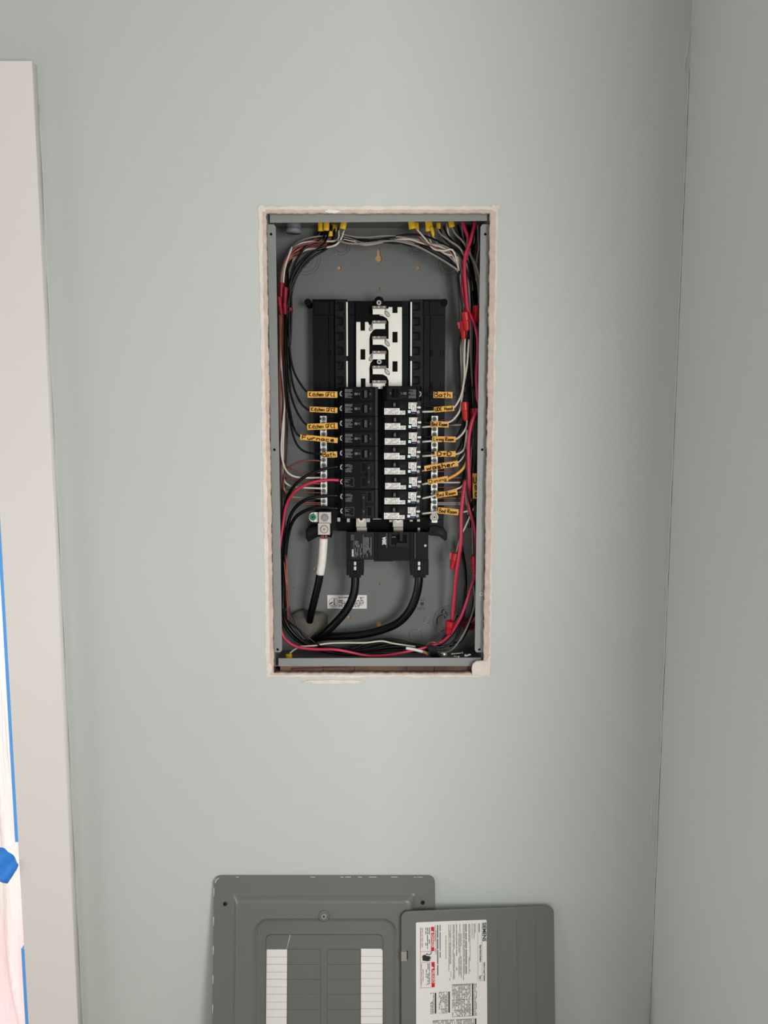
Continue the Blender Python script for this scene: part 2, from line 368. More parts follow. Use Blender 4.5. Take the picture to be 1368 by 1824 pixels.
tag(pk, 'pink cloth bundle blurred behind the plastic sheet at the lower left', 'cloth')

# ------------------------------------------------------------------ panel enclosure
YF, YB = 0.014, 0.108
BX0, BX1 = P(476.8, 450, YF).x, P(870.3, 450, YF).x
BZ1, BZ0 = PZ(378.5, YF), PZ(1187, YF)
T_ = 0.0016
pan = empty('electrical_panel_box', ((BX0+BX1)/2, YB, BZ0), 'grey steel breaker panel box recessed in the wall cut-out, open without its cover', 'panel box')
def screwhole(px, py, r=2.6): p = P(px, py, YF); return circ(p.x, p.z, r/1060, 14)
KO = []
def pb(px, py): p = P(px, py, YB); return p.x, p.z
def keyhole(px, py, s=1.0):
    x, z = pb(px, py); r = 0.0058*s; r2 = 0.0026*s; L = []
    for i in range(19): t = math.radians(125+290*i/18); L.append((x+r*math.cos(t), z+r*math.sin(t)))
    for i in range(7): t = math.radians(0+180*i/6); L.append((x+r2*math.cos(t), z+0.0135*s+r2*math.sin(t)))
    return L
def bhole(px, py, r): x, z = pb(px, py); return circ(x, z, r/1000, 16)
holes = [keyhole(674.5, 461), bhole(604.5, 477.5, 3.6), bhole(745, 477.5, 3.6), bhole(676, 1112, 5.6), bhole(622, 1099.5, 3.2), bhole(561, 1014, 2.8),
         bhole(675, 514.5, 1.8), bhole(675.5, 1040, 1.8), bhole(522, 1046, 1.8), bhole(528.5, 754, 1.8)]
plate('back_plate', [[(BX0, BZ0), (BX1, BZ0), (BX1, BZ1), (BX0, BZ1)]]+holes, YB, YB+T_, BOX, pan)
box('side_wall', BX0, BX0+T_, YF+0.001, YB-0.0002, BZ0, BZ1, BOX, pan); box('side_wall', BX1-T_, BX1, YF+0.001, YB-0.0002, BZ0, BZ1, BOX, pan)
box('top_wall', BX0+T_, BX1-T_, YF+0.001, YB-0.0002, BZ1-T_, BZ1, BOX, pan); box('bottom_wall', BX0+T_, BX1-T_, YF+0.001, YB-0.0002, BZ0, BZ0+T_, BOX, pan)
FW = 0.0138
za, zb = PZ(399.5, YF), PZ(1162, YF)
for s in (0, 1):
    xo = BX0 if s == 0 else BX1; xi = BX0+FW if s == 0 else BX1-FW; k = 1 if s == 0 else -1
    L = [(xo, zb), (xi-k*0.003, zb), (xi, zb+0.004), (xi, za-0.004), (xi-k*0.003, za), (xo, za)]
    xm = (xo+xi)/2
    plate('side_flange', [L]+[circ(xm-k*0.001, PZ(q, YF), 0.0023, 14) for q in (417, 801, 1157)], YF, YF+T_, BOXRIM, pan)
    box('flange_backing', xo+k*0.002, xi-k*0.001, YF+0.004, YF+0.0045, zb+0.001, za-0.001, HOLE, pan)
q = [P(480.5, 379.5, YF), P(868, 377.5, YF), P(868, 394, YF), P(480.5, 397.5, YF)]
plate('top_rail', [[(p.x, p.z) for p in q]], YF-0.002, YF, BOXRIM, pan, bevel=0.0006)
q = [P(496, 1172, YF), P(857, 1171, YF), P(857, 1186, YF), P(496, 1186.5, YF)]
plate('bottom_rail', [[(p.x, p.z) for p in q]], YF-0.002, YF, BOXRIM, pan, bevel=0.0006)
def knock(px, py, rs):
    x, z = pb(px, py)
    for i, r in enumerate(rs): ring('knockout', x, z, r-0.0007, r, YB-0.0003, YB+0.0001, GROOVE, pan)
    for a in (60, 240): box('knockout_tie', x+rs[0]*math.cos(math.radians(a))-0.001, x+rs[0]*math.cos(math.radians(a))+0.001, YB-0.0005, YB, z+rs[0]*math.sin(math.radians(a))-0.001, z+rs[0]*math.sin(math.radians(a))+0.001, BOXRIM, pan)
knock(543, 461, (0.028, 0.023, 0.0155, 0.010)); knock(607, 437, (0.017, 0.012)); knock(741, 440, (0.013, 0.009)); knock(800, 470, (0.019, 0.012))
knock(800, 1107, (0.030, 0.024, 0.017)); knock(740, 1132, (0.0125,)); knock(760, 1105, (0.006,)); knock(615, 1130, (0.010,))
cap = prism('knockout_disc', circ(*pb(806, 1107), 0.014), 'y', YB-0.0012, YB, mat('grey_disc', (120, 120, 124), 0.5), pan, bevel=0.0005)
for pts in ([(779, 1112), (779, 1103), (783, 1097), (788, 1095)], [(788, 1092), (787, 1089), (789, 1086), (792, 1085)], [(793, 1089), (797, 1096)], [(791, 1097), (795, 1104)], [(787, 1123), (792, 1123)]):
    tube('marker_stroke', [P(a, b, YB-0.0003) for a, b in pts], 0.0008, PRINTK, pan, n=5, k=3)
# rotated instruction sticker on the back plate
a, b = P(583, 1060, YB-0.0004), P(653.5, 1084, YB-0.0004)
plate('instruction_sticker', [rrect(a.x, b.z, b.x, a.z, 0.001, 3)], YB-0.0005, YB-0.0001, LABEL, pan)
micro('sticker_print', a.x+0.021, b.x-0.003, b.z+0.002, a.z-0.003, 7, YB-0.0008, PRINTK, pan, seed=4, ragged=0.15, dash=2.5, fill=0.5)
cx, cz = a.x+0.0115, (a.z+b.z)/2-0.001
ring('sticker_emblem', cx, cz, 0.0082, 0.0087, YB-0.0009, YB-0.0007, PRINTK, pan)
tube('sticker_emblem_hand', [(cx-0.007, YB-0.0008, cz-0.003), (cx-0.004, YB-0.0008, cz-0.001), (cx-0.002, YB-0.0008, cz+0.0005)], 0.0011, PRINTK, pan, n=5, k=2)
tube('sticker_emblem_tool', [(cx+0.0015, YB-0.0008, cz+0.007), (cx+0.001, YB-0.0008, cz+0.002), (cx+0.0013, YB-0.0008, cz-0.005)], 0.0008, PRINTK, pan, n=5, k=2)
tube('sticker_emblem_arm', [(cx-0.005, YB-0.0008, cz-0.006), (cx, YB-0.0008, cz-0.005), (cx+0.006, YB-0.0008, cz-0.006)], 0.0003, PRINTK, pan, n=5, k=2)
p = P(748, 1075, YB-0.0004); textmesh('ink_stamp', 'UTU\n\u25A0 A\nSTUB', 0.0085, (p.x, p.y, p.z), math.pi, mat('stamp_ink', (44, 52, 92), 0.7), pan)
# conduit stub
cdt = tube('conduit_stub', [P(523, 380, 0.07), P(523, 400, 0.07), P(523, 413, 0.07)], 0.013, CONDUIT, n=20, k=2)
bm = bmesh.new(); p0 = P(523, 409, 0.07)
tag(cdt, 'short grey conduit end poking through the top left corner of the panel', 'conduit')
tube('stub_collar', [P(523, 407, 0.07), P(523, 415, 0.07)], 0.0137, CONDUIT, n=20, k=1, parent=cdt)

# ------------------------------------------------------------------ bus assembly (black plastic back-pan)
YU = 0.078
def B(px, py, d=YU): return P(px, py, d)
def bxs(name, px0, px1, py0, py1, y0, y1, m, par, bevel=0.0):
    pm = (py0+py1)/2; x0, x1 = P(px0, pm, y0).x, P(px1, pm, y0).x; z0, z1 = P((px0+px1)/2, py1, y0).z, P((px0+px1)/2, py0, y0).z
    return box(name, x0, x1, y0, y1, z0, z1, m, par, bevel)
bus = empty('bus_assembly', B(675, 945), 'black plastic bus support at the panel centre carrying bright tin-plated bus bars', 'bus assembly')
bxs('support_pan', 559, 792, 536, 944, YU, YB-0.002, NAVY, bus, 0.0015)
for a, b in ((559, 586), (587, 597), (620, 664), (688, 729), (754, 764), (765, 792)):
    bxs('support_panel', a+0.6, b-0.6, 537, 561, YU-0.003, YU, NAVY, bus, 0.0006)
    bxs('support_panel', a+0.6, b-0.6, 562, 945, YU-0.003, YU, NAVY, bus, 0.0006)
bxs('support_edge', 556, 600, 533, 536.5, YU-0.004, YU+0.01, BLACK, bus, 0.0005); bxs('support_edge', 752, 795, 533, 536.5, YU-0.004, YU+0.01, BLACK, bus, 0.0005)
for px in (548.5, 791):
    p = B(px, 538.5, YU-0.004); prism('corner_post', circ(p.x, p.z, 0.0062, 8, a0=0.39), 'y', YU-0.006, YB-0.002, DBLACK, bus, bevel=0.001)
for s, (a, b) in enumerate(((597.5, 619), (730, 752.5))):
    bxs('hook_rail', a, b, 533, 700, YU-0.010, YU-0.002, RAIL, bus, 0.0008)
    for i in range(6):
        y = 546+26.3*i; c0 = P((a+b)/2-(-1 if s else 1)*1.5, y, YU-0.010); k = 1
        L = [(-0.0055, 0.0065), (0.0045, 0.0065), (0.006, 0.005), (0.006, -0.005), (0.0045, -0.0065), (-0.005, -0.0065), (-0.005, -0.0045), (0.0018, -0.0038), (0.0018, 0.0034), (-0.0055, 0.0034)]
        plate('hook_slot', [[(c0.x+k*u*1.1-0.001, c0.z+v*1.15) for u, v in L]], YU-0.0104, YU-0.0099, DBLACK, bus)
        if i: disc('rail_hole', c0.x+(0.006 if s == 0 else -0.006), P(684, y-13, YU-0.01).z, 0.0014, YU-0.0104, YU-0.0099, DBLACK, bus, n=10)
        L2 = [(c0.x-0.002, c0.z+0.0035), (c0.x+0.0012, c0.z+0.0035), (c0.x+0.0012, c0.z-0.0035), (c0.x-0.002, c0.z-0.0035)]
        plate('hook_tongue', [L2], YU-0.0125, YU-0.0101, HANDLE, bus)
    m_ = 618.2 if s == 0 else 732.3
    bxs('edge_strip', m_-1.3, m_+1.3, 538, 634, YU-0.0115, YU-0.0095, TIN, bus); bxs('edge_strip', m_-1.3, m_+1.3, 643, 690, YU-0.0115, YU-0.0095, TIN, bus)
for s, px in enumerate((563, 585, 766, 784)):
    for y0 in (623, 681):
        bxs('vent_slot', px, px+(5 if s in (1, 2) else 1.2), y0, y0+12, YU-0.0034, YU-0.0029, DBLACK, bus)
        if s in (0, 3): bxs('vent_slot', px+5, px+6.2, y0, y0+12, YU-0.0034, YU-0.0029, DBLACK, bus)
# bus bars
YS = 0.064
def PL(L, d=YS): return [(P(a, b, d).x, P(a, b, d).z) for a, b in L]
def arc(cx, cy, r, a0, a1, n=6): return [(cx+r*math.cos(math.radians(a0+(a1-a0)*i/n)), cy-r*math.sin(math.radians(a0+(a1-a0)*i/n))) for i in range(n+1)]
bxs('bus_bed', 634, 716, 536, 700, YS+0.004, YU-0.001, DBLACK, bus)
Lb = [(634.5, 573.5), (642, 573.5), (642, 589), (650, 589), (650, 573.5), (655.5, 573.5), (658, 579), (662, 578), (662, 574), (676, 574), (676, 584.5)]
Lb += [(673, 584.5), (665, 588), (659.5, 595), (658, 604), (658, 631), (661, 631), (664, 627), (676, 627), (676, 637)]
Lb += [(673, 637), (665, 640), (659.5, 647), (658, 656), (658, 683), (662, 683), (664, 679), (676, 679), (676, 692), (634.5, 692)]
plate('bus_bar', [PL(Lb), PL([(642, 622), (650.5, 622), (650.5, 640.5), (642, 640.5)]), PL([(642.5, 674), (651, 674), (651, 691), (642.5, 691)])], YS, YS+0.002, TIN, bus, bevel=0.0003)
Rb = [(716, 547), (708, 547), (708, 557.5), (699, 557.5), (699, 547), (692, 547), (691, 550), (676, 550), (676, 562), (682, 563), (689, 567), (692, 573), (692, 603.5), (689, 604), (687, 602), (676, 602), (676, 614), (682, 615), (689, 619), (692, 625), (692, 656), (689, 656), (687, 654), (676, 654), (676, 667), (682, 667), (689, 671), (692, 678), (692, 692), (716, 692)]
plate('bus_bar', [PL(Rb), PL([(699, 591), (708, 591), (708, 610), (699, 610)]), PL([(699, 643.5), (708, 643.5), (708, 662), (699, 662)])], YS, YS+0.002, TIN, bus, bevel=0.0003)
for i, y in enumerate((546, 572, 600, 626, 652.5, 678.5)):
    bxs('stab', 664, 686 if i % 2 else 685, y+4.5, y+14, YS-0.011, YS-0.0095, TIN, bus, 0.0003)
    bxs('stab_fold', 663, 688, y-1, y+4.5, YS-0.010, YS-0.001, STEEL, bus, 0.0005)
    bxs('stab_post', 665, 684, y+1, y+13, YS-0.0095, YS, ALU, bus)
    for px in (667, 674.5, 684)[:2 if i else 3]: p = P(px, y+0.8, YS-0.0105); disc('stab_rivet', p.x, p.z, 0.0018, YS-0.0112, YS-0.010, SHINY, bus, n=8)
for px, py in ((661.5, 584), (661.5, 637.5), (689.5, 559), (689.5, 611.5), (689.5, 662.5)):
    p = P(px, py, YS); th = math.radians(-52 if px > 670 else 60); L = []
    for i in range(16):
        t = 2*math.pi*i/16; u, v = .0050*math.cos(t), .0027*math.sin(t); L.append((p.x+u*math.cos(th)-v*math.sin(th), p.z+u*math.sin(th)+v*math.cos(th)))
    plate('bus_dimple', [L], YS-0.0012, YS+0.0002, SHINY, bus, bevel=0.0004)
    plate('bus_dimple_edge', [[(p.x+(a-p.x)*1.25, p.z+(b-p.z)*1.25) for a, b in L]], YS-0.0003, YS+0.0001, LINE, bus)
for px, py in ((675, 539.5), (675.5, 644.5)):
    p = P(px, py, YS-0.004); disc('bus_screw', p.x, p.z, 0.0042, YS-0.006, YS-0.001, SHINY, bus, n=14, bevel=0.0008); disc('screw_socket', p.x, p.z, 0.0018, YS-0.0063, YS-0.0058, HOLE, bus, n=6)
prism('screw_boss', circ(P(675, 537, YS).x, P(675, 537, YS).z, 0.0085, 20), 'y', YS-0.001, YU, DBLACK, bus)
# lower part of the support with feet
bxs('support_skirt', 561, 603, 900, 944, YU-0.006, YU-0.003, BLACK, bus, 0.001); bxs('support_skirt', 752, 789, 926, 942, YU-0.008, YU-0.003, BLACK, bus, 0.001)
bxs('support_crossbar', 600, 765, 921, 946, YU-0.012, YU-0.003, DBLACK, bus, 0.001)
for k, L in enumerate(([(545, 944), (552, 939), (580, 931), (590, 940), (590, 958), (580, 955), (566, 956), (549, 965), (545, 958)], [(760, 938), (775, 936), (790, 940), (796, 949), (796, 961), (792, 963), (783, 955), (764, 953)])):
    plate('support_foot', [PL(L, YU-0.01)], YU-0.012, YB-0.003, BLACK, bus, bevel=0.001)
    L2 = ([(547, 950), (560, 943), (572, 942), (556, 952), (550, 955)], [(776, 944), (788, 946), (793, 955), (780, 949)])[k]
    plate('foot_recess', [PL(L2, YU-0.0122)], YU-0.0126, YU-0.0119, HANDLE, bus)
# stuff between the breakers and the main: tabs
for px in (643.5, 709):
    bxs('line_tab', px-9, px+9, 918, 938.5, 0.045, 0.048, TAB, bus, 0.0005); bxs('line_tab', px-8, px+(10 if px < 680 else 9), 939.5, 946.5, 0.050, 0.053, TAB, bus, 0.0004)
    bxs('line_tab_side', px+9.5 if px < 680 else px-15.5, px+15.5 if px < 680 else px-9.5, 920, 930, 0.052, 0.054, TAB, bus)
    p = P(px, 924, 0.045); disc('tab_screw', p.x, p.z, 0.0068, 0.0415, 0.045, ALU, bus, n=18, bevel=0.001); disc('screw_socket', p.x, p.z, 0.0028, 0.0412, 0.0416, HOLE, bus, n=6)
for a, b, c_, d_ in ((618, 623, 922, 930), (601, 606, 922, 929), (730, 735, 924, 929), (743, 748, 921, 929), (744, 748, 940, 945)): bxs('bright_clip', a, b, c_, d_, 0.055, 0.058, TAB, bus, 0.0006)
bxs('crossbar_lip', 664, 688, 923.5, 925.5, 0.052, 0.056, CONDUIT, bus)

# ------------------------------------------------------------------ neutral bars
def nbar(px, y0, y1, n, label):
    r = empty('neutral_bar', P(px, y1, 0.062), label, 'neutral bar', 'neutral bars')
    bxs('bar', px-5.6, px+5.6, y0, y1, 0.056, 0.066, TIN, r, 0.0008)
    for i in range(n):
        py = y0+5+(y1-y0-9)*i/(n-1); p = P(px, py, 0.056)
        s = disc('terminal_screw', p.x, p.z, 0.0032, 0.0545, 0.057, CONDUIT, r, n=12, bevel=0.0004)
        ring('screw_recess', p.x, p.z, 0.0032, 0.0040, 0.0556, 0.0562, LINE, s, n=12)
        q = 0.0023; a = rn.random()*3
        bm = bmesh.new(); d = Vector((math.cos(a), 0, math.sin(a))); e = Vector((-math.sin(a), 0, math.cos(a)))
        for u, v in ((d, e), (e, d)):
            bm.faces.new([bm.verts.new(Vector((p.x, 0.0542, p.z))+t) for t in (u*q+v*0.0005, u*q-v*0.0005, -u*q-v*0.0005, -u*q+v*0.0005)])
        bm_obj('screw_slot', bm, HOLE, s)
        bxs('wire_port', px-6.6, px-4.6, py-2, py+2, 0.0555, 0.060, HOLE, r) if i % 2 == 0 else None
    return r
nbar(576.5, 741, 906, 18, 'upright screw-terminal bar left of the breakers, above the large lug')
nr = nbar(773.8, 741, 917, 19, 'upright screw-terminal bar right of the breakers, behind the yellow tags')
p = P(773.5, 921, 0.05); disc('washer_screw', p.x, p.z, 0.0072, 0.0475, 0.054, TAB, nr, n=20, bevel=0.001); ring('screw_washer_line', p.x, p.z, 0.0042, 0.0048, 0.0472, 0.0476, LINE, nr); disc('screw_socket', p.x, p.z, 0.0016, 0.047, 0.0476, HOLE, nr, n=6)
bxs('bar_foot', 769, 779, 927, 931, 0.052, 0.055, TIN, nr)
lug = empty('neutral_lug', P(577, 952, 0.06), 'large double aluminium lug clamping the white-taped cable', 'lug')
bxs('lug_block', 568, 589.5, 912.5, 932, 0.045, 0.062, ALU, lug, 0.001); bxs('lug_block', 566.5, 587.5, 932.5, 952.5, 0.040, 0.062, ALU, lug, 0.001)
p = P(578.8, 922, 0.045); disc('clamp_screw', p.x, p.z, 0.0066, 0.042, 0.045, CONDUIT, lug, bevel=0.0008); disc('screw_socket', p.x, p.z, 0.004, 0.0415, 0.0421, GRY, lug, n=8)
p = P(577.5, 942.5, 0.040); ring('screw_seat', p.x, p.z, 0.0058, 0.0075, 0.0394, 0.0401, GRY, lug); disc('clamp_screw', p.x, p.z, 0.0055, 0.037, 0.040, ALU, lug, bevel=0.0008); disc('screw_socket', p.x, p.z, 0.0026, 0.0366, 0.0371, GRY, lug, n=6)
bxs('bonding_tab', 558, 566.5, 912.5, 930, 0.055, 0.057, TIN, lug)
L = arc(559, 921.2, 8.8, 90, 270, 10); plate('bonding_tab', [PL(L, 0.055)], 0.055, 0.057, TIN, lug)
p = P(557.5, 921, 0.055); tag(disc('bonding_screw', p.x, p.z, 0.0058, 0.0515, 0.055, GREEN, lug, n=18, bevel=0.001), 'green bonding screw')
disc('screw_socket', p.x, p.z, 0.002, 0.0512, 0.0516, HOLE, lug, n=4)

# ------------------------------------------------------------------ breakers
YK = 0.035
LXO, LXI = P(604.5, 790, YK).x, P(674.5, 790, YK).x
RXO, RXI = P(751, 790, YK).x, P(679.5, 790, YK).x
BW = LXI-LXO; PITCHZ = 0.0254; H = 0.0247
def mk_body(root, h, dx=1):
    L = BW-0.0006
    pr = [(0, .040), (0, .011), (.003, .009), (.007, .009), (.0078, .001), (.009, 0), (.0605, 0), (.0615, .0035), (L-.001, .0045), (L, .006), (L, .040)]
    return prism('case', [(a, b) for a, b in pr], 'z', -h/2, h/2, BLACK, root, bevel=0.0005)
def mk_handle(root, cz, x=0.0385, wide=0.015):
    f = plate('handle_frame', [rrect(x-.0025, cz-.0095, x+.0185, cz+.0095, .0012, 2), rrect(x, cz-.0078, x+.0135, cz+.0078, .0008, 2)], -0.0008, 0.0002, HANDLE, root)
    s = box('handle_well', x, x+.0135, -0.0004, 0.0003, cz-.0078, cz+.0078, DBLACK, root)
    h = prism('handle', [(x+.004, -.0004), (x+.0046, -.0065), (x+.0095, -.0055), (x+.0105, -.0004)], 'z', cz-.0062, cz+.0062, HANDLE, root, bevel=0.0008)
    return h
def term(root, cz, side=0):
    s = prism('terminal', [(0.0005, 0.0088), (0.004, 0.0075), (0.0048, 0.0088)], 'z', cz-0.0045, cz+0.0045, GROOVE, root, bevel=0.0004)
    tube('terminal_clamp', [(0.0045, 0.0072, cz+0.0045), (0.0012, 0.0066, cz+0.001), (0.002, 0.0066, cz-0.0025), (0.0045, 0.0072, cz-0.0042)], 0.0006, TIN, s, n=5, k=3)
def single(label, cat='breaker', group=None):
    r = empty('circuit_breaker', (0, 0, 0), label, cat, group, local=True)
    c = mk_body(r, H); mk_handle(r, 0); term(r, 0.001)
    micro('rating_print', .010, .0235, -.0065, .0028, 8, -.0003, PRINTG, c, seed=1, ragged=.3, dash=4, dens=.9, fill=.5)
    micro('rating_print', .010, .0235, .0036, .0085, 4, -.0003, PRINTG, c, seed=3, ragged=.2, dash=4, dens=.8, fill=.5)
    micro('mark_print', .0262, .0325, -.0018, .0025, 3, -.0003, PRINTG, c, seed=2, ragged=.1, dash=3)
    ring('mark_print', .0355, .0004, .0012, .0019, -.0004, 0, PRINTG, c, n=12)
    textmesh('amp_number', '20', 0.0035, (.0535, -.0010, 0), math.pi/2, PRINTG, c)
    box('case_rib', .058, .0585, -.0006, 0, -.008, .0085, HANDLE, r); box('case_step', .0262, .0375, -.0006, 0, .0045, .0085, HANDLE, r, 0.0003)
    return r
def dupe(root, label, group=None):
    r = root.copy(); COL.objects.link(r); r['label'] = label
    if group: r['group'] = group
    for ch in root.children:
        c = ch.copy(); COL.objects.link(c); c.parent = r
        for g in ch.children: d = g.copy(); COL.objects.link(d); d.parent = c
    return r
proto = single('topmost black single-pole breaker in the left column, wired under the first Kitchen GFCI tag')
cyl = [702, 728.3, 755, 781.5, 808.3]
lab = [None, 'second black single-pole breaker from the top of the left column', 'third black single-pole breaker from the top of the left column', 'fourth black single-pole breaker in the left column, beside the Furnace tag', 'fifth black single-pole breaker in the left column, beside its Bath tag']
for i, cy in enumerate(cyl):
    r = proto if i == 0 else dupe(proto, lab[i])
    r.location = (LXO, YK, PZ(cy, YK)); r['group'] = 'single-pole breakers in the left column'
r = dupe(proto, 'black breaker without white labels topping the right column, by the right Bath tag'); r['group'] = 'breakers in the right column'
r.location = (RXO, YK, PZ(700.5, YK)); r.rotation_euler = (0, math.pi, 0)
def double(label, cy, far):
    r = empty('double_pole_breaker', (LXO, YK, PZ(cy, YK)), label, 'breaker', 'double-pole breakers in the left column', local=True)
    c = mk_body(r, H*2+.0006)
    for s in (-1, 1):
        term(r, s*PITCHZ/2)
        x = .0385 if far else .0485
        plate('handle_frame', [rrect(.0365, s*.0127-.0095, .0595, s*.0127+.0095, .0012, 2)], -.0008, .0001, HANDLE, r)
        box('handle_well', x, x+.006, -.0012, -.0006, s*.0127-.007, s*.0127+.007, DBLACK, r)
    x = .0475 if far else .0385
    h = prism('tied_handle', [(x, -.0008), (x+.0006, -.008), (x+.006, -.008), (x+.007, -.0008)], 'z', -.019, .019, HANDLE, r, bevel=.0008)
    for s in (-1, 1): textmesh('amp_number', '30' if far else '40', 0.0038, (x+.0033, -.0083, s*.012), math.pi/2, PRINTG, h)
    micro('rating_print', .010, .0235, .004, .018, 9, -.0003, PRINTG, c, seed=5, ragged=.3, dash=3, dens=.8, fill=.45)
    micro('rating_print', .010, .024, -.019, -.008, 6, -.0003, PRINTG, c, seed=6, ragged=.5, dash=3, dens=.5, fill=.35)
    plate('print_frame', [rrect(.0088, -.0205, .0245, -.0055, .0005, 1), rrect(.0091, -.0202, .0242, -.0058, .0005, 1)], -.0003, 0, PRINTG, c)
    return r
double('upper double-pole breaker in the left column with a tied grey handle, red wire entering it', 845.5, True)
double('lower double-pole breaker in the left column, just above the main breaker', 898, False)
# arc-fault breakers with white labels
def arcf():
    r = empty('arc_fault_breaker', (0, 0, 0), '', 'breaker', 'breakers in the right column', local=True)
    L = BW+.0005
    # local x runs from the bus side (0) to the terminal side (L)
    pr = [(0, .04), (0, .006), (.001, .0045), (.003, .0035), (.0042, 0), (L-.0105, 0), (L-.0092, .001), (L-.009, .008), (L-.001, .009), (L, .011), (L, .04)]
    c = prism('case', pr, 'z', -H/2, H/2, BLACK, r, bevel=.0005)
    w1 = [(.0042, -.0108), (.0400, -.0108), (.0400, -.0040), (.0305, -.0040), (.0305, .0002), (.0042, .0002)]
    l = plate('wiring_label', [w1], -.0004, .0001, LABEL, r)
    bm = bmesh.new(); 
    micro('', .0055, .0295, -.0102, -.0001, 7, -.0006, None, None, seed=7, ragged=.05, dash=1.6, dens=.72, fill=.5, mesh_only=bm)
    micro('', .0310, .0390, -.0102, -.0046, 5, -.0006, None, None, seed=9, ragged=.05, dash=1.6, dens=.8, fill=.55, mesh_only=bm)
    bm_obj('label_print', bm, PRINTM, l)
    w2 = [(.0455, .0098), (.0590, .0098), (.0590, -.0058), (.0505, -.0058), (.0505, -.0010), (.0455, -.0010)]
    l = plate('test_label', [w2], -.0004, .0001, LABEL, r)
    bm = bmesh.new(); micro('', .0515, .0580, -.0050, .0090, 4, -.0006, None, None, vertical=True, seed=11, dash=2, dens=.8, fill=.5, ragged=.05, mesh_only=bm)
    micro('', .0463, .0500, .0002, .009, 2, -.0006, None, None, vertical=True, seed=13, dash=1.2, dens=.7, fill=.5, ragged=.05, mesh_only=bm)
    bm_obj('label_print', bm, PRINTM, l)
    tag(box('test_button', .0446, .0494, -.0008, .0002, -.0080, -.0032, PALEB, r, .0003), 'pale blue square test button')
    micro('mark_print', .0512, .0578, -.0092, -.0076, 1, -.0003, PURP, r, seed=3, dash=1.5, fill=.7, ragged=0)
    box('handle_well', .0140, .0285, -.0008, .0002, .0010, .0108, DBLACK, r)
    h = prism('handle', [(.0185, -.0004), (.0195, -.0058), (.0238, -.0058), (.0248, -.0004)], 'z', .0012, .0104, HANDLE, r, bevel=.0008)
    textmesh('amp_number', '20', .0052, (.0216, -.0061, .0058), math.pi/2, PRINTG, h, font_off=.0001)
    box('case_step', .0310, .0400, -.0006, .0002, .0005, .0060, HANDLE, r, .0003)
    prism('terminal_mark', rrect(L-.0075, -.0002, L-.0010, .0034, .0015, 3), 'y', .0068, .0085, PRINTW, r, bevel=.0003)
    s = prism('terminal_screw', circ(L-.0056, -.0060, .0030, 12), 'y', .0062, .0085, CONDUIT, r, bevel=.0005)
    ring('screw_slot', L-.0056, -.0060, .0012, .0018, .0058, .0063, TIN, s, n=10)
    prism('terminal_mark', rrect(L-.0082, .0068, L-.0072, .0105, .0003, 1), 'y', .0075, .0085, GRY, r)
    return r
af = arcf()
tags_r = ['just under the black top breaker, feeding the hood tag', 'second of the white-labelled ones, feeding the Bed Room tag above Living Room', 'third of the white-labelled ones, feeding the Living Room tag', 'fourth of the white-labelled ones, feeding the D+D tag', 'fifth of the white-labelled ones, feeding the Washer tag',
          'sixth of the white-labelled ones, feeding the Dining tag', 'seventh of the white-labelled ones, feeding the upper low Bed Room tag', 'lowest in the right column, just above the main breaker']
cyr = [727.3, 754, 780.8, 807, 833.7, 860.3, 887, 913.5]
afo = []
for i, cy in enumerate(cyr):
    r = af if i == 0 else dupe(af, ''); r['label'] = 'white-labelled arc-fault breaker '+tags_r[i]
    r.location = (RXI+(0.0006, 0.0016, 0.0014, 0.0004, 0.001, 0.0022, 0.0010, 0.0002)[i], YK, PZ(cy, YK)); afo.append(r)
# main breaker
YM = 0.030
mb = empty('main_breaker', P(690, 1028, YM), 'large black 200A main breaker at the bottom of the breaker stack', 'breaker')
bxs('case', 617, 763, 947.5, 997, YM+0.003, 0.085, BLACK, mb, 0.0012)
bxs('case_panel', 624, 666, 948, 996.5, YM, YM+0.004, HANDLE, mb, 0.0006); bxs('case_panel', 667.5, 671.5, 948, 998, YM-0.001, YM+0.004, BLACK, mb, 0.0006)
bxs('case_panel', 673, 730, 948, 999, YM-0.003, YM+0.004, BLACK, mb, 0.001); bxs('case_panel', 731.5, 735.5, 948, 998, YM-0.001, YM+0.004, BLACK, mb, 0.0006)
bxs('case_panel', 738, 760.5, 948, 996, YM-0.001, YM+0.004, BLACK, mb, 0.0008)
bxs('case_ledge', 666, 700, 997, 1000, YM, 0.08, BLACK, mb, 0.0006)
for a, b in ((617, 647.5), (731, 763.5)):
    bxs('lug_cover', a, b, 997.5, 1024.5, YM+0.006, 0.08, BLACK, mb, 0.001); bxs('lug_cover_lip', a+5, b-5, 1024, 1029, YM+0.01, 0.078, BLACK, mb, 0.001)
    for k in (4, 9, 20, 25): bxs('lug_cover_rib', a+k, a+k+1.6, 999, 1023, YM+0.0045, YM+0.007, HANDLE, mb, 0.0004)
    bxs('lug_window', a+13, a+18, 1000, 1019, YM+0.0052, YM+0.0065, DBLACK, mb)
    for yy in (1004, 1012.5): bxs('lug_screw', a+13.5, a+17.5, yy-3.4, yy+3, YM+0.0035, YM+0.006, ALU, mb, 0.0008)
p = P(757.5, 971.5, YM); disc('cover_screw', p.x, p.z, 0.0022, YM-0.0025, YM, TAB, mb, n=12, bevel=0.0005)
bxs('handle_well', 693, 727, 950, 972.5, YM-0.0036, YM-0.0028, HANDLE, mb, 0.0002); bxs('handle_well', 697, 725, 952, 970, YM-0.004, YM-0.0034, DBLACK, mb)
bxs('handle', 712, 717, 948, 964, YM-0.013, YM-0.003, HANDLE, mb, 0.001); bxs('handle', 706, 725, 967, 974, YM-0.008, YM-0.003, HANDLE, mb, 0.0008)
bxs('handle_mark', 698, 705, 956, 957, YM-0.0043, YM-0.0038, PRINTG, mb)
def vx(px): return P(px, 972, YM).x
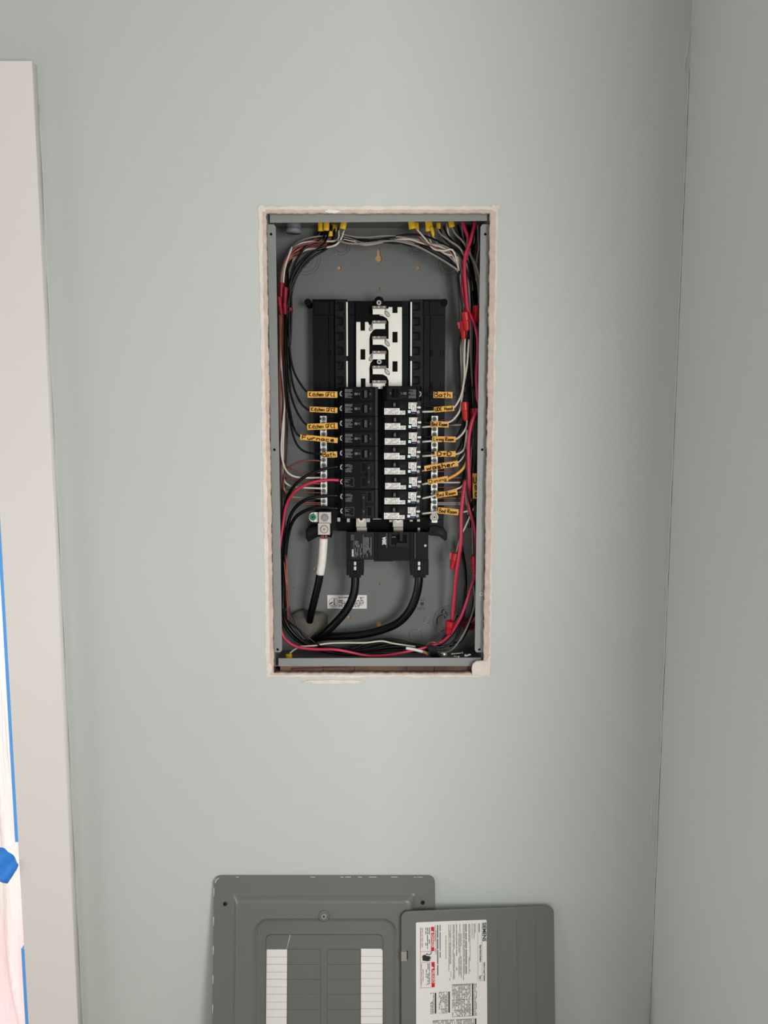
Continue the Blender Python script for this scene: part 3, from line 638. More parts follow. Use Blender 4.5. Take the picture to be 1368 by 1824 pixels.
p = P(684.5, 963.5, YM-0.0034); textmesh('amp_marking', '200A', 0.0088, (p.x, p.y, p.z), math.pi/2, PRINTW, mb, font_off=0.00025, xs=0.72)
p = P(628.5, 985, YM-0.0003); textmesh('brand_marking', 'SIEMENS', 0.0040, (p.x, p.y, p.z), math.pi/2, PRINTW, mb, font_off=0.0001, xs=0.85)
z0, z1 = PZ(994.5, YM), PZ(951, YM)
micro('fine_print', vx(632), vx(645), z0, z1-.012, 6, YM-0.0003, PRINTG, mb, vertical=True, seed=2, dash=3, dens=.75, fill=.45)
micro('fine_print', vx(646), vx(662), z0, z1-.006, 7, YM-0.0003, PRINTG, mb, vertical=True, seed=5, dash=5, dens=.85, fill=.45, ragged=.4)
micro('fine_print', vx(624.8), vx(629), z1-.013, z1-.002, 2, YM-0.0003, PRINTG, mb, vertical=True, seed=6, dash=1.5, fill=.4)
for px in (630, 647): bxs('print_rule', px, px+0.5, 952, 994, YM-0.0004, YM, PRINTG, mb)
bxs('print_rule', 688.5, 689.2, 950, 976, YM-0.0035, YM-0.003, PRINTG, mb)
bxs('plate_frame_line', 739, 739.6, 949, 995, YM-0.0014, YM-0.001, PRINTG, mb)
p = P(634, 990, YM-0.0003); ring('mark_print', p.x, p.z, 0.0017, 0.0022, YM-0.0004, YM, PRINTG, mb, n=12)

# ------------------------------------------------------------------ wires
WIRECOUNT = {}
def wire(pts, r, m, label, group=None, name='wire', parent=None):
    o = tube(name, T(pts), r, m, None, n=8, k=5)
    tag(o, label, 'wire', group); return o
BR = 0.00185
FONT = {
 'K': [[(0, 0), (0, 1)], [(.6, 1), (0, .45), (.65, 0)]], 'i': [[(.15, 0), (.15, .55)], [(.15, .75), (.17, .82)]], 't': [[(.25, .9), (.22, 0), (.4, 0)], [(0, .6), (.5, .62)]],
 'c': [[(.45, .5), (.1, .5), (0, .2), (.15, 0), (.45, .05)]], 'h': [[(0, 0), (0, 1)], [(0, .4), (.3, .55), (.42, .4), (.42, 0)]], 'e': [[(0, .3), (.42, .35), (.3, .58), (.05, .45), (.05, .1), (.45, .05)]],
 'n': [[(0, 0), (0, .55)], [(0, .4), (.3, .55), (.42, .35), (.42, 0)]], 'G': [[(.6, .9), (.2, .95), (0, .5), (.15, .05), (.55, .05), (.6, .4), (.35, .4)]], 'F': [[(0, 0), (0, 1), (.55, 1)], [(0, .55), (.45, .55)]],
 'C': [[(.55, .9), (.15, .95), (0, .5), (.15, .05), (.55, .1)]], 'I': [[(.25, 0), (.25, 1)], [(0, 1), (.5, 1)], [(0, 0), (.5, 0)]], 'u': [[(0, .55), (0, .15), (.2, 0), (.4, .15)], [(.42, .55), (.42, 0)]],
 'r': [[(0, 0), (0, .55)], [(0, .35), (.2, .55), (.4, .55)]], 'a': [[(.42, .5), (.1, .5), (0, .2), (.15, 0), (.42, .3)], [(.44, .55), (.44, 0)]], 'B': [[(0, 0), (0, 1), (.4, 1), (.5, .75), (.1, .5), (.55, .4), (.5, 0), (0, 0)]],
 'd': [[(.42, 1), (.42, 0)], [(.42, .45), (.1, .5), (0, .2), (.15, 0), (.42, .1)]], 'o': [[(.2, .55), (0, .3), (.15, 0), (.4, .1), (.42, .45), (.2, .55)]], 'm': [[(0, 0), (0, .55)], [(0, .4), (.2, .55), (.3, .35), (.3, 0)], [(.3, .4), (.5, .55), (.62, .3), (.62, 0)]],
 'L': [[(0, 1), (0, 0), (.5, 0)]], 'v': [[(0, .55), (.2, 0), (.42, .55)]], 'g': [[(.42, .5), (.1, .5), (0, .2), (.15, 0), (.42, .2)], [(.44, .55), (.44, -.25), (.1, -.3)]], 'D': [[(0, 0), (0, 1), (.35, .95), (.6, .5), (.35, .03), (0, 0)]],
 '+': [[(.25, .15), (.25, .8)], [(0, .5), (.5, .5)]], 'w': [[(0, .55), (.12, 0), (.3, .45), (.45, 0), (.62, .6)]], 's': [[(.4, .5), (.1, .5), (.05, .3), (.35, .2), (.35, 0), (0, .02)]], 'R': [[(0, 0), (0, 1), (.45, .95), (.45, .6), (0, .5), (.55, 0)]],
 'U': [[(0, 1), (0, .15), (.25, 0), (.5, .15), (.5, 1)]], 'H': [[(0, 0), (0, 1)], [(.5, 0), (.5, 1)], [(0, .5), (.5, .5)]], 'V': [[(0, 1), (.25, 0), (.5, 1)]], 'E': [[(.5, 1), (0, 1), (0, 0), (.5, 0)], [(0, .5), (.4, .5)]]}
def flag(w, a, b, h, text, d=0.040, ls=0.62, th=0.0016, ink=0.0006, margin=0.06, xw=1.0):
    A, Bp = P(a[0], a[1], d), P(b[0], b[1], d); ax = (Bp-A); L = ax.length; ax.normalize(); up = Vector((-ax.z, 0, ax.x)); hh = h/1030
    bm = bmesh.new(); n = 10; rn = random.Random(len(text)+int(a[1])); V = []
    for i in range(n+1):
        c = A+ax*(L*i/n)+Vector((0, 0.0006*math.sin(i*0.8+a[1]), 0)); e = 0.0003*(rn.random()-.5)
        V.append([bm.verts.new(c+up*(hh*s+e)+Vector((0, y, 0))) for s, y in ((-.5, th*.4), (-.5, -th*.5), (-.35, -th), (.35, -th), (.5, -th*.5), (.5, th*.4))])
    for i in range(n):
        for k in range(6): bm.faces.new((V[i][k], V[i][(k+1) % 6], V[i+1][(k+1) % 6], V[i+1][k]))
    bm.faces.new(V[0]); bm.faces.new(V[-1])
    t = bm_obj('cable_tag', bm, YTAG, w); tag(t, 'yellow tape tag reading '+text)
    # hand lettering
    wid = 0
    for ch in text: wid += 0.5 if ch == ' ' else max(p[0] for s in FONT[ch] for p in s)+0.22
    cw = L*(1-2*margin)/wid; cz = hh*ls; x = L*margin; bm = bmesh.new()
    for ch in text:
        if ch == ' ': x += .5*cw; continue
        for s in FONT[ch]:
            path = [A+ax*(x+p[0]*cw)+up*((p[1]-.45)*cz+0.0003*(rn.random()-.5)) + Vector((0, -th-0.0009, 0)) for p in s]
            path = catmull(path, 3) if len(path) > 2 else path
            tube_bm(bm, path, ink, 4)
        x += (max(p[0] for s in FONT[ch] for p in s)+.22)*cw
    bm_obj('handwriting', bm, INK, t)
    return t
# -- left tagged black wires
w_ = wire([(588, 398, .075), (585, 412, .066), (578, 432, .058), (552, 456, .05), (530, 485, .046), (517, 520, .046), (515, 580, .046), (517, 630, .046), (523, 660, .045), (534, 682, .042), (549, 699, .041), (575, 703, .041), (604, 702, .044)], BR, BLK, 'black wire to the topmost left breaker through the first Kitchen GFCI tag', 'tagged black wires on the left')
flag(w_, (548, 702.8), (601, 703), 11, 'Kitchen GFCI')
w_ = wire([(613, 395, .08), (610, 422, .075), (592, 436, .064), (560, 448, .056), (534, 474, .052), (520, 505, .05), (519, 550, .048), (518, 600, .048), (515, 625, .05), (517, 655, .048), (523, 690, .045), (534, 715, .042), (545, 727, .041), (556, 730, .041), (604, 729, .044)], BR, BLK, 'black wire to the second left breaker through the middle Kitchen GFCI tag', 'tagged black wires on the left')
flag(w_, (552, 728.8), (601, 731), 9.5, 'Kitchen GFCI')
w_ = wire([(600, 398, .088), (602, 424, .08), (580, 444, .067), (555, 460, .06), (530, 490, .055), (518, 530, .055), (513, 580, .052), (513, 640, .05), (516, 690, .047), (524, 722, .044), (537, 747, .041), (550, 758, .041), (575, 760, .041), (604, 756, .044)], BR, BLK, 'black wire to the third left breaker through the lowest Kitchen GFCI tag', 'tagged black wires on the left')
flag(w_, (547.5, 760.5), (601.5, 758.5), 11, 'Kitchen GFCI')
w_ = wire([(580, 400, .08), (575, 425, .07), (545, 440, .068), (525, 470, .062), (513, 520, .058), (509, 590, .055), (510, 650, .052), (513, 705, .048), (519, 745, .044), (526, 768, .041), (538, 778, .041), (575, 782, .041), (604, 783, .044)], BR, BLK, 'black wire to the fourth left breaker through the Furnace tag', 'tagged black wires on the left')
flag(w_, (535, 778.5), (601.5, 784.5), 9.5, 'Furnace', ls=.7, ink=.0008)
w_ = wire([(598, 404, .085), (585, 438, .075), (550, 452, .07), (522, 485, .066), (510, 540, .06), (507, 620, .056), (508, 690, .052), (515, 740, .048), (522, 775, .045), (532, 796, .043), (548, 806, .042), (576, 809, .041), (604, 808, .044)], BR, BLK, 'black wire to the fifth left breaker through the left Bath tag', 'tagged black wires on the left')
flag(w_, (574.5, 810), (600.5, 809.5), 10.5, 'Bath', ls=.75)
# -- other wires of the left bundle
LG = 'wires of the left bundle'
wire([(604, 410, .075), (600, 428, .07), (570, 430, .072), (535, 434, .072), (512, 456, .068), (501, 495, .07), (500, 560, .07), (499, 620, .066), (504, 680, .06), (507, 720, .056), (503, 765, .05), (501, 805, .047), (508, 835, .047), (522, 848, .048), (545, 851, .052), (572, 851, .058)], .0017, WHT, 'white wire hooking into the left terminal bar, highest of the white ones there', LG)
wire([(613, 410, .07), (606, 428, .062), (594, 438, .058), (570, 442, .065), (540, 447, .074), (518, 470, .082), (505, 520, .085), (502, 560, .085), (505, 640, .08), (506, 740, .06), (504, 800, .06), (505, 850, .058), (514, 864, .055), (530, 868, .054), (573, 870, .058)], .0017, WHT, 'white wire crossing under the red one into the left terminal bar', LG)
wire([(592, 420, .08), (560, 422, .082), (530, 432, .085), (510, 455, .088), (500, 500, .088), (500, 600, .084), (501, 700, .066), (500, 800, .062), (503, 860, .06), (514, 882, .058), (530, 886, .058), (572, 888, .06)], .0015, GRY, 'lowest thin pale grey wire running to the left terminal bar', LG)
wire([(590, 425, .07), (560, 432, .068), (525, 442, .062), (505, 470, .06), (498, 520, .058), (499, 600, .057), (498, 700, .056), (500, 800, .055), (503, 870, .054), (508, 842, .05), (525, 826, .05), (550, 820, .052), (572, 821, .058)], .0016, RUST, 'reddish-brown wire arching up into the left terminal bar', LG)
for i, (ys, ye, off) in enumerate(((822, 842, 0), (838, 858, 2), (842, 862, 4), (862, 878, 1), (868, 896, 3), (874, 899, 5))):
    wire([(588+i, 426+2*i, .085), (555, 428+3*i, .08), (524+off, 440+3*i, .075), (506+off, 470, .072), (499+off, 520, .07), (500+off, 600, .068), (499+off, 700, .066), (501+off*.6, 780, .064), (505+off*.5, ys, .06), (518, (ys+ye)/2+3, .058), (540, ye-1.5, .058), (573, ye, .06)], .00105, COP, 'bare copper wire into the left terminal bar, '+('topmost, just under the reddish-brown arch', 'just above the bright red wire', 'just under the bright red wire', 'between the two lower white wires', 'second lowest of the copper ones', 'lowest of the copper ones')[i], 'bare copper grounds on the left')
for i in range(7):
    o = (3.2*i) % 11; 
    wire([(590-3*i, 402+i, .092), (575-3*i, 428, .088), (540-2*i, 440+i, .085), (517-i, 470, .08), (504+o, 520, .076), (500+o*1.1, 600, .072+.002*i), (502+o, 700, .072), (505+o*.7, 760, .074), (503+o*.5, 850, .078), (502+o*.5, 930, .08), (501+o*.6, 1010, .082)], (.0018, .0018, .0016)[i % 3], (BLK, BLK, RUST)[i % 3], ('black wire deep in the left bundle', 'black wire deep in the left bundle', 'dull reddish wire deep in the left bundle')[i % 3], 'deep wires of the left bundle')
wire([(520, 440, .06), (508, 475, .056), (504, 510, .056), (500, 535, .05), (499, 555, .05)], .0015, WHT, 'short white wire running down to the leftmost red connectors', LG)
wire([(514, 600, .05), (514, 640, .052), (519, 668, .056), (516, 700, .056)], .0015, GRY, 'short grey wire showing beside the upper left black wires', LG)
# -- lower left big wires to the double-pole breakers and along the bottom
wire([(604, 831, .044), (575, 836, .042), (545, 848, .042), (522, 868, .044), (510, 892, .05), (504, 925, .058), (501, 1000, .065), (500, 1060, .07), (504, 1105, .07), (528, 1140, .07), (575, 1156, .068), (640, 1160, .066), (700, 1152, .066), (750, 1154, .066), (780, 1150, .066), (806, 1128, .07), (822, 1095, .075), (829, 1050, .078), (828, 1010, .075), (820, 965, .07)], .0027, BLK, 'black wire from the upper pole of the upper double-pole breaker, looping along the panel bottom', 'large wires of the double-pole breakers')
wire([(604, 855.5, .043), (585, 855, .04), (560, 858.5, .038), (540, 866, .038), (521, 880, .04), (509, 903, .044), (504, 935, .046), (499, 968, .045), (494, 1010, .045), (493, 1080, .042), (502, 1127, .036), (513, 1143, .034), (532, 1153, .034), (560, 1156.5, .034), (595, 1157, .034), (620, 1161, .038), (655, 1168, .044), (690, 1167, .044), (725, 1161, .046), (762, 1152, .05), (787, 1143, .052), (804, 1127, .05), (820, 1101, .046), (830, 1075, .044), (841, 1041, .044), (851, 1010, .05)], .0027, RPINK, 'bright red wire from the upper double-pole breaker, sweeping down left and along the bottom', 'large wires of the double-pole breakers')
wire([(604, 883, .044), (572, 884, .042), (545, 890, .042), (523, 908, .046), (512, 938, .05), (507, 985, .058), (505, 1050, .062), (506, 1100, .06), (530, 1135, .058), (570, 1157, .056), (620, 1166, .056), (680, 1163, .056), (735, 1160, .06), (772, 1156, .06)], .003, BLK, 'thick black wire entering the lower double-pole breaker, upper of its two', 'large wires of the double-pole breakers')
wire([(604, 906, .044), (572, 904, .043), (548, 908, .044), (526, 922, .048), (514, 950, .054), (508, 1000, .06), (506, 1060, .066), (512, 1110, .066), (545, 1147, .066), (600, 1162, .066), (660, 1155, .066), (700, 1147, .068), (740, 1150, .066), (770, 1156, .062)], .003, BLK, 'thick black wire entering the lower double-pole breaker, lower of its two', 'large wires of the double-pole breakers')
for i in range(6):
    wire([(500+2*i, 985+5*i, .075), (500+2.2*i, 1040, .078), (502+2.5*i, 1085, .076), (518+3*i, 1122+i, .074), (555+2*i, 1147+i*2, .072), (610, 1156+((i*5) % 9), .072-.002*i), (660, 1158-i*3.2, .07), (700, 1154-i*3, .07), (735, 1154-i*1.5, .068), (768, 1158-i, .066)], .0021 if i % 2 else .0024, BLK, 'black wire in the bundle lying along the bottom of the panel', 'black wires along the panel bottom')
for i in range(2): wire([(506+3*i, 1000-12*i, .056), (509+2.5*i, 1030, .05), (511+2.5*i, 1060, .05), (512+1.6*i, 1090, .052), (513, 1112, .06)], .0014, COP, ('bare copper wire beside the lower left flange, the left of two', 'bare copper wire beside the lower left flange, the right of two')[i])
wire([(503, 1085, .05), (510, 1103, .045), (530, 1120, .04), (552, 1138, .04), (572, 1152, .045)], .0017, BLK, 'thin black wire crossing diagonally in front of the putty')
wj = wire([(516, 1164, .05), (523, 1158, .048), (535, 1152, .045), (560, 1150, .045), (585, 1146, .048), (620, 1145, .05), (650, 1145, .052), (680, 1142, .055), (700, 1146, .06), (740, 1152, .062)], .0016, WHT, 'thin white wire leaving the yellow sheath at the bottom left')
# -- service cables
def cable(pts, r, label, parts=None):
    root = empty('service_cable', P(*pts[-1]), label, 'cable', 'thick service cables'); tube('jacket', T(pts), r, BLK, root, n=16, k=8); return root
sc = cable([(570.5, 1020, .054), (567, 1040, .056), (561, 1065, .06), (556, 1085, .066), (551, 1108, .080), (548, 1125, .095)], .0068, 'thick service cable wrapped in white tape near the lug')
tube('white_tape_wrap', T([(576.5, 959, .05), (575.5, 975, .05), (573.5, 1000, .052), (570, 1023, .054)]), .0076, WTAPE, sc, n=18, k=6)
for k in range(5): t = (k+.6)/5; tube('tape_seam', T([(568.8-5.5*t, 962+54*t, .0485), (576-6*t, 966+54*t, .0430+.0035*t), (583-6*t, 965+54*t, .0485)]), .0003, GRY, sc, n=4, k=4)
for k in range(7):
    a = k*0.9; p = P(577, 951, .05)+Vector((.0045*math.cos(a), .0045*math.sin(a), 0)); tube('copper_strand', [p, p+Vector((-.0004, 0, -.010))], .0015, COP, sc, n=6, k=1)
cable([(632.5, 1014, .055), (632.5, 1040, .055), (629, 1062, .055), (618, 1085, .055), (600, 1107, .056), (580, 1126, .062), (562, 1138, .078), (555, 1140, .095)], .0074, 'thick black service cable curving from the left side of the main breaker')
cable([(746.5, 1014, .056), (745.5, 1040, .056), (740, 1065, .058), (728, 1090, .06), (708, 1110, .064), (680, 1122, .068), (645, 1130, .072), (610, 1133, .076), (580, 1134, .082), (562, 1137, .095)], .0074, 'thick black service cable sweeping from the right side of the main breaker')
# putty
bm = bmesh.new(); bmesh.ops.create_icosphere(bm, subdivisions=4, radius=1)
c0 = P(548, 1113, .098); rn = random.Random(4)
from mathutils import noise
for v in bm.verts:
    n_ = noise.noise(v.co*1.7+Vector((3, 1, 2)))*0.28+noise.noise(v.co*4)*0.07
    q = v.co*(1+n_); v.co = c0+Vector((q.x*.0345, q.y*.024, q.z*.030))
tag(bm_obj('putty_lump', bm, PUTTY, smooth=True), 'dull grey-brown lump of duct putty around the service cables at the lower left', 'putty')
# -- top run across
TG = 'wires crossing along the panel top'
for i, (m, a, b) in enumerate(((GRY, 0, 'upper white wire, greyed for shade, crossing along the panel top'), (BLK, 1, 'black wire crossing along the panel top'), (GRY, 2, 'dull grey wire sagging along the panel top to the right bundle'), (BLK, 3, 'black wire crossing along the panel top'), (WHT, 4, 'lower pale wire crossing along the panel top'), (BLK, 5, 'black wire crossing along the panel top'))):  # first wire is white, given grey to stand for the top rail's shadow
    wire([(606+i*1.5, 416+i*2.5, .07), (620+2*i, 420+i*2.4, .068), (650, (423, 431, 432, 427, 436, 429)[i], .066), (690, (420, 424, 428, 432, 430, 427)[i], .064), (725, (424, 418, 430, 434, 426, 436)[i], .064), (755, (430, 420, 444, 438, 434, 442)[i], .062), (785, (447, 432, 461, 450, 440, 459)[i], .06), (806, (462, 448, 475, 468, 455, 472)[i], .058), (819, 484+i, .058), (820+i, 530, .06), (824+i, 600, .064), (826+i, 680, .07), (827, 760, .075)], .0016, m, b, TG)
wire([(600, 428, .06), (625, 434, .058), (660, 433, .058), (700, 429, .058), (735, 436, .056), (758, 446, .054), (783, 460, .052), (802, 472, .05), (816, 483, .05), (821, 500, .054), (823, 540, .058)], .0017, GRY, 'grey wire lowest along the top, curving down at the right', TG)
# -- sheaths
def sheath(px, py0, py1, d, r, label, m=YJKT, tilt=0, name='cable_sheath'):
    bm = bmesh.new(); a, b = P(px, py0, d), P(px+tilt, py1, d); pts = [a+(b-a)*i/5 for i in range(6)]
    tube_bm(bm, pts, r, 14); 
    for v in bm.verts: v.co.y = a.y+(v.co.y-a.y)*.6
    o = bm_obj(name, bm, m, smooth=True); tag(o, label, 'cable sheath', 'yellow cable ends'); return o
sheath(570.5, 388, 412, .072, .0048, 'leftmost yellow cable sheath end hanging under the top rail', tilt=1)
sheath(582, 388, 411, .066, .0052, 'second yellow cable sheath end from the left, pale wires leaving it', tilt=-1)
sheath(597, 388, 413, .085, .0044, 'yellow cable sheath end set back in the dark between its neighbours at top left')
sheath(588, 412, 421, .078, .0046, 'stubby yellow sheath end lowest in the top left group')
sheath(614, 388, 408, .058, .0055, 'bright yellow sheath end tilted left, rightmost of the top left group', tilt=-4)
sheath(732, 390, 408, .062, .0062, 'yellow sheath end leftmost of the top right group', tilt=3); sheath(742, 396, 410, .07, .0035, 'small yellow sheath end tucked right of the leftmost one at top right', tilt=1)
sheath(763, 388, 412, .056, .0064, 'largest yellow sheath end at top right, long torn tongue hanging', tilt=2)
tube('sheath_tongue', T([(768, 405, .052), (771, 415, .05), (772, 422, .05)]), (.0035, .003, .0012), YJKT, bpy.data.objects[-1] if False else None)
bpy.data.objects['sheath_tongue']['label'] = 'torn yellow strip of sheath hanging beside the largest top right sheath'; bpy.data.objects['sheath_tongue']['category'] = 'cable sheath'
sheath(781, 392, 410, .076, .0042, 'yellow sheath end set back third in the top right group'); sheath(802, 388, 405, .066, .0052, 'rightmost yellow sheath end in the top right group', tilt=3)
o = sheath(514.5, 1176, 1165, .05, .006, 'yellow sheath end rising behind the bottom rail at the left')
# -- right side
RG = 'wires of the right bundle'
sw = [((742, 408), (757, 425), (772, 443), (790, 447), (810, 452), WHT), ((736, 408), (744, 420), (752, 430), (775, 441), (812, 462), COP), ((763, 415), (766, 428), (772, 438), (793, 452), (816, 464), WHT), ((770, 420), (776, 428), (787, 443), (812, 457), (820, 470), WHT),
      ((796, 396), (798.6, 417), (806, 431), (827, 451), (835, 473), WHT), ((779, 408), (786, 418), (800, 428), (822, 446), (832, 480), GRY), ((804, 404), (812, 418), (824, 430), (838, 455), (846, 480), GRY), ((742, 412), (750, 425), (766, 434), (795, 440), (825, 470), GRY), ((790, 404), (798, 420), (812, 436), (828, 455), (838, 490), BLK), ((768, 412), (775, 425), (790, 436), (812, 446), (830, 475), COP), ((783, 408), (790, 424), (806, 440), (824, 462), (836, 500), BLK)]
lb = ['white wire from the leftmost top right sheath', 'bare copper wire from the leftmost top right sheath', 'white wire leaving the largest top right sheath, nearer the back plate', 'white wire leaving the largest top right sheath, upper one', 'bright white wire dropping straight from the top rail into the right bundle', 'grey wire from the set-back top right sheath', 'grey wire from the rightmost top right sheath', 'grey wire curving across above the right corner knockout', 'black wire dropping behind the bright white wire at top right', 'bare copper wire from the largest top right sheath', 'second black wire dropping behind the bright white wire at top right']
ends = [(827, 540, 600, 680), (830, 560, 640, 760), (822, 530, 610, 690), (826, 550, 640, 700), (842, 525, 600, 640), (838, 560, 640, 720), (853, 530, 600, 700), (834, 560, 660, 740), (840, 560, 680, 800), (836, 590, 700, 790), (846, 570, 690, 830)]
for i, (a, b, c_, d_, e, m) in enumerate(sw):
    x, y1, y2, y3 = ends[i]; dd = .05+.003*(i % 5)
    wire([(*a, dd+.014), (*b, dd+.01), (*c_, dd+.006), (*d_, dd+.002), (*e, dd+.004), (x, y1, dd+.01), (x+2-(i % 4)*1.5, y2, dd+.016), (x-1+(i % 3), y3, dd+.022)], .00165 if m is not COP else .0011, m, lb[i], 'wires dropping from the top right corner')
# the two crossing red wires at the top right
wire([(848, 390, .05), (845, 402, .046), (837, 432, .042), (829, 455, .04), (827.5, 482, .04), (830, 517, .042), (834, 553, .042), (845, 577, .04), (851, 603, .04), (851, 634, .04), (849, 668, .04), (850, 698, .04), (851, 722, .042)], .0029, RPINK, 'crimson wire snaking down the right side from the top rail to the black wires', 'red wires on the right')
wire([(822, 390, .06), (828, 408, .056), (834, 425, .052), (834, 445, .05), (827, 475, .05), (824, 515, .05), (830, 545, .05), (829, 560, .05)], .0027, RPINK, 'crimson wire from the top rail into the upper red connector pair', 'red wires on the right')
wire([(850, 728, .036), (848, 735, .034), (841, 751, .032), (836, 774, .031), (834.6, 797, .031), (835, 828, .031), (836, 851, .033), (836, 868, .038), (835, 880, .044), (836, 904, .044), (842, 927, .042), (847, 954, .042), (850, 985, .05)], .0032, RPINK, 'crimson wire arcing down beside the right flange from the middle connector', 'red wires on the right')
wire([(829, 856, .04), (826, 875, .036), (823, 900, .034), (821.5, 925, .034), (821, 965, .036), (816, 1000, .04), (812, 1030, .045), (808, 1075, .052), (805, 1106, .056)], .0034, RPINK, 'long straight crimson wire ending in the red connector at lower right', 'red wires on the right')
wire([(851, 400, .056), (852, 425, .054), (853, 441, .054), (849.5, 462, .055), (848, 500, .06)], .0017, GRY, 'grey wire tight against the right flange at the top', RG)
wire([(836, 440, .06), (838, 453, .058), (848, 473, .052), (854, 499, .05), (854, 545, .05)], .0019, GRY, 'grey wire bowing out to the right flange above the red connectors', RG)
wire([(818, 483, .048), (817, 499, .046), (821, 534, .046), (823, 570, .05), (820, 604, .05), (817, 629, .05), (819, 658, .048), (820, 690, .046), (817, 700, .044), (806, 703, .043), (790, 704, .042), (772, 703, .042), (753, 702.5, .045)], .0017, BLK, 'black wire peeling off the right bundle', RG)
o = bpy.data.objects[-1] if False else None
def last(): return COL.objects[-1]
w1 = last(); w1['label'] = 'black wire through the right Bath tag to the top right breaker'; flag(w1, (772, 703), (806, 703.8), 11, 'Bath', ls=.75)
w2 = wire([(828.6, 600, .05), (827, 638, .048), (827.6, 668, .046), (823, 698, .043), (817, 714, .041), (808, 726, .04), (790, 731, .041), (770, 733, .043), (752, 733.5, .044)], .0017, WHT, 'white wire through the hood tag to its breaker', RG)
flag(w2, (773, 730), (809, 727), 9.5, 'UDE Hood', ls=.6)
w3 = wire([(835, 605, .052), (832, 649, .05), (826, 685, .05), (822, 712, .047), (819, 731, .044), (810, 745, .041), (800, 752, .04), (780, 758, .041), (752, 761, .044)], .0017, WHT, 'white wire through the Bed Room tag above Living Room', RG)
flag(w3, (767, 755.5), (799, 756.2), 10.5, 'Bed Room', ls=.62)
w4 = wire([(831.5, 742, .05), (831.5, 757, .046), (827, 768, .043), (820.7, 776, .041), (811.5, 782, .04), (790, 784, .041), (752, 787, .044)], .0017, WHT, 'white wire through the Living Room tag', RG)
flag(w4, (770, 782), (811.5, 782.8), 10, 'Living Room', ls=.6)
w5 = wire([(831.5, 765, .054), (829.5, 785, .05), (827, 799, .046), (820.7, 806, .042), (811.5, 809, .041), (790, 810, .041), (752, 812.5, .044)], .0017, WHT, 'white wire through the D+D tag', RG)
flag(w5, (774, 808.5), (811.5, 808.5), 10, 'D+D', ls=.7, margin=.14, ink=.0008)
w6 = wire([(832, 780, .056), (832, 796, .05), (828, 809, .046), (817, 823, .041), (800, 829, .041), (770, 834, .042), (752, 839, .044)], .0013, WHT, 'thin white wire through the washer tag', RG)
flag(w6, (756, 834.5), (816, 825.5), 10, 'washer', ls=.8, ink=.0009)
w7 = wire([(832, 806, .05), (831, 822, .046), (824.5, 835, .041), (813, 845, .039), (798, 853, .039)], .0024, YTAG, 'yellow-taped wire curving from the bundle into the Dining tag', RG)
flag(w7, (762.5, 859), (798, 852), 9.5, 'Dining', ls=.62)
tube('tag_pigtail', T([(765, 860, .041), (752, 863, .044)]), .0018, WHT, w7, k=1)
w8 = wire([(832, 855, .05), (824, 865, .046), (814, 871, .043), (790, 878, .041), (770, 884, .042), (752, 888, .044)], .0017, WHT, 'white wire through the upper of the two lowest Bed Room tags', RG)
flag(w8, (776, 882.5), (814.5, 877), 10, 'Bed Room', ls=.6)
w9 = wire([(836, 909, .05), (826, 912, .046), (817, 912, .043), (790, 911, .042), (770, 913, .042), (752, 915, .044)], .0017, WHT, 'white wire through the lowest Bed Room tag', RG)
flag(w9, (780, 909), (816.5, 912.5), 11, 'Bed Room', ls=.58)
w10 = wire([(850, 800, .05), (847, 835, .041), (846, 870, .037), (847, 900, .045)], .0017, BLK, 'black wire with a yellow tag hanging upright against the right flange', RG)
flag(w10, (846.5, 888), (845.5, 843), 8, 'ooC', d=.036, ls=.7, ink=.0008)
# black partners of the tagged wires
for i, (ya, yb) in enumerate(((716, 723), (744, 754), (770, 778), (797, 806), (816, 828), (868, 878))):
    wire([(829-i % 2, ya-45, .06), (825, ya-18, .056), (819, ya-2, .052), (811, yb, .048), (795, yb+1.5, .047), (768, yb+(1, 0, 0, 0, 4, 5)[i], .047), (752, yb-(2, 2, 0, 0, -6, -4)[i], .047)], .0016, BLK, 'black wire paired behind '+('the hood tag', 'the Bed Room tag above Living Room', 'the Living Room tag', 'the D+D tag', 'the washer tag', 'the upper of the two lowest Bed Room tags')[i], 'black partners of the tagged wires')
# neutral/ground wires into the right bar
for i, (y, m, r, xe) in enumerate(((750, COP, .001, 829), (757, GRY, .0016, 824), (840, COP, .001, 826), (851, COP, .0008, 830), (859.5, WHT, .0016, 829), (868, COP, .001, 828), (876, GRY, .0015, 828), (887.5, COP, .0010, 826), (895.5, GRY, .0017, 828), (898.5, GRY, .0017, 828))):
    wire([(779, y, .058), (795, y+(-3 if i == 0 else 0), .056), (812, y-(8 if i < 1 else 0), .056), (xe, y-(14 if i < 1 else 2), .06), (xe+5, y-(30 if i < 1 else 16), .07), (xe+8, y-80, .08)], r, m,
         ('slanting bare copper wire at the top of the right terminal bar', 'grey wire behind the Bed Room tag above Living Room', 'bare copper wire below the washer tag', 'hair-thin bare copper wire beside the Dining tag', 'white wire just below the Dining tag into the right bar', 'bare copper wire just above the upper low Bed Room tag', 'grey wire just right of the upper low Bed Room tag', 'bare copper wire between the two lowest Bed Room tags', 'upper of the two parallel grey wires above the lowest tag', 'lower of the two parallel grey wires above the lowest tag')[i], 'wires into the right terminal bar')
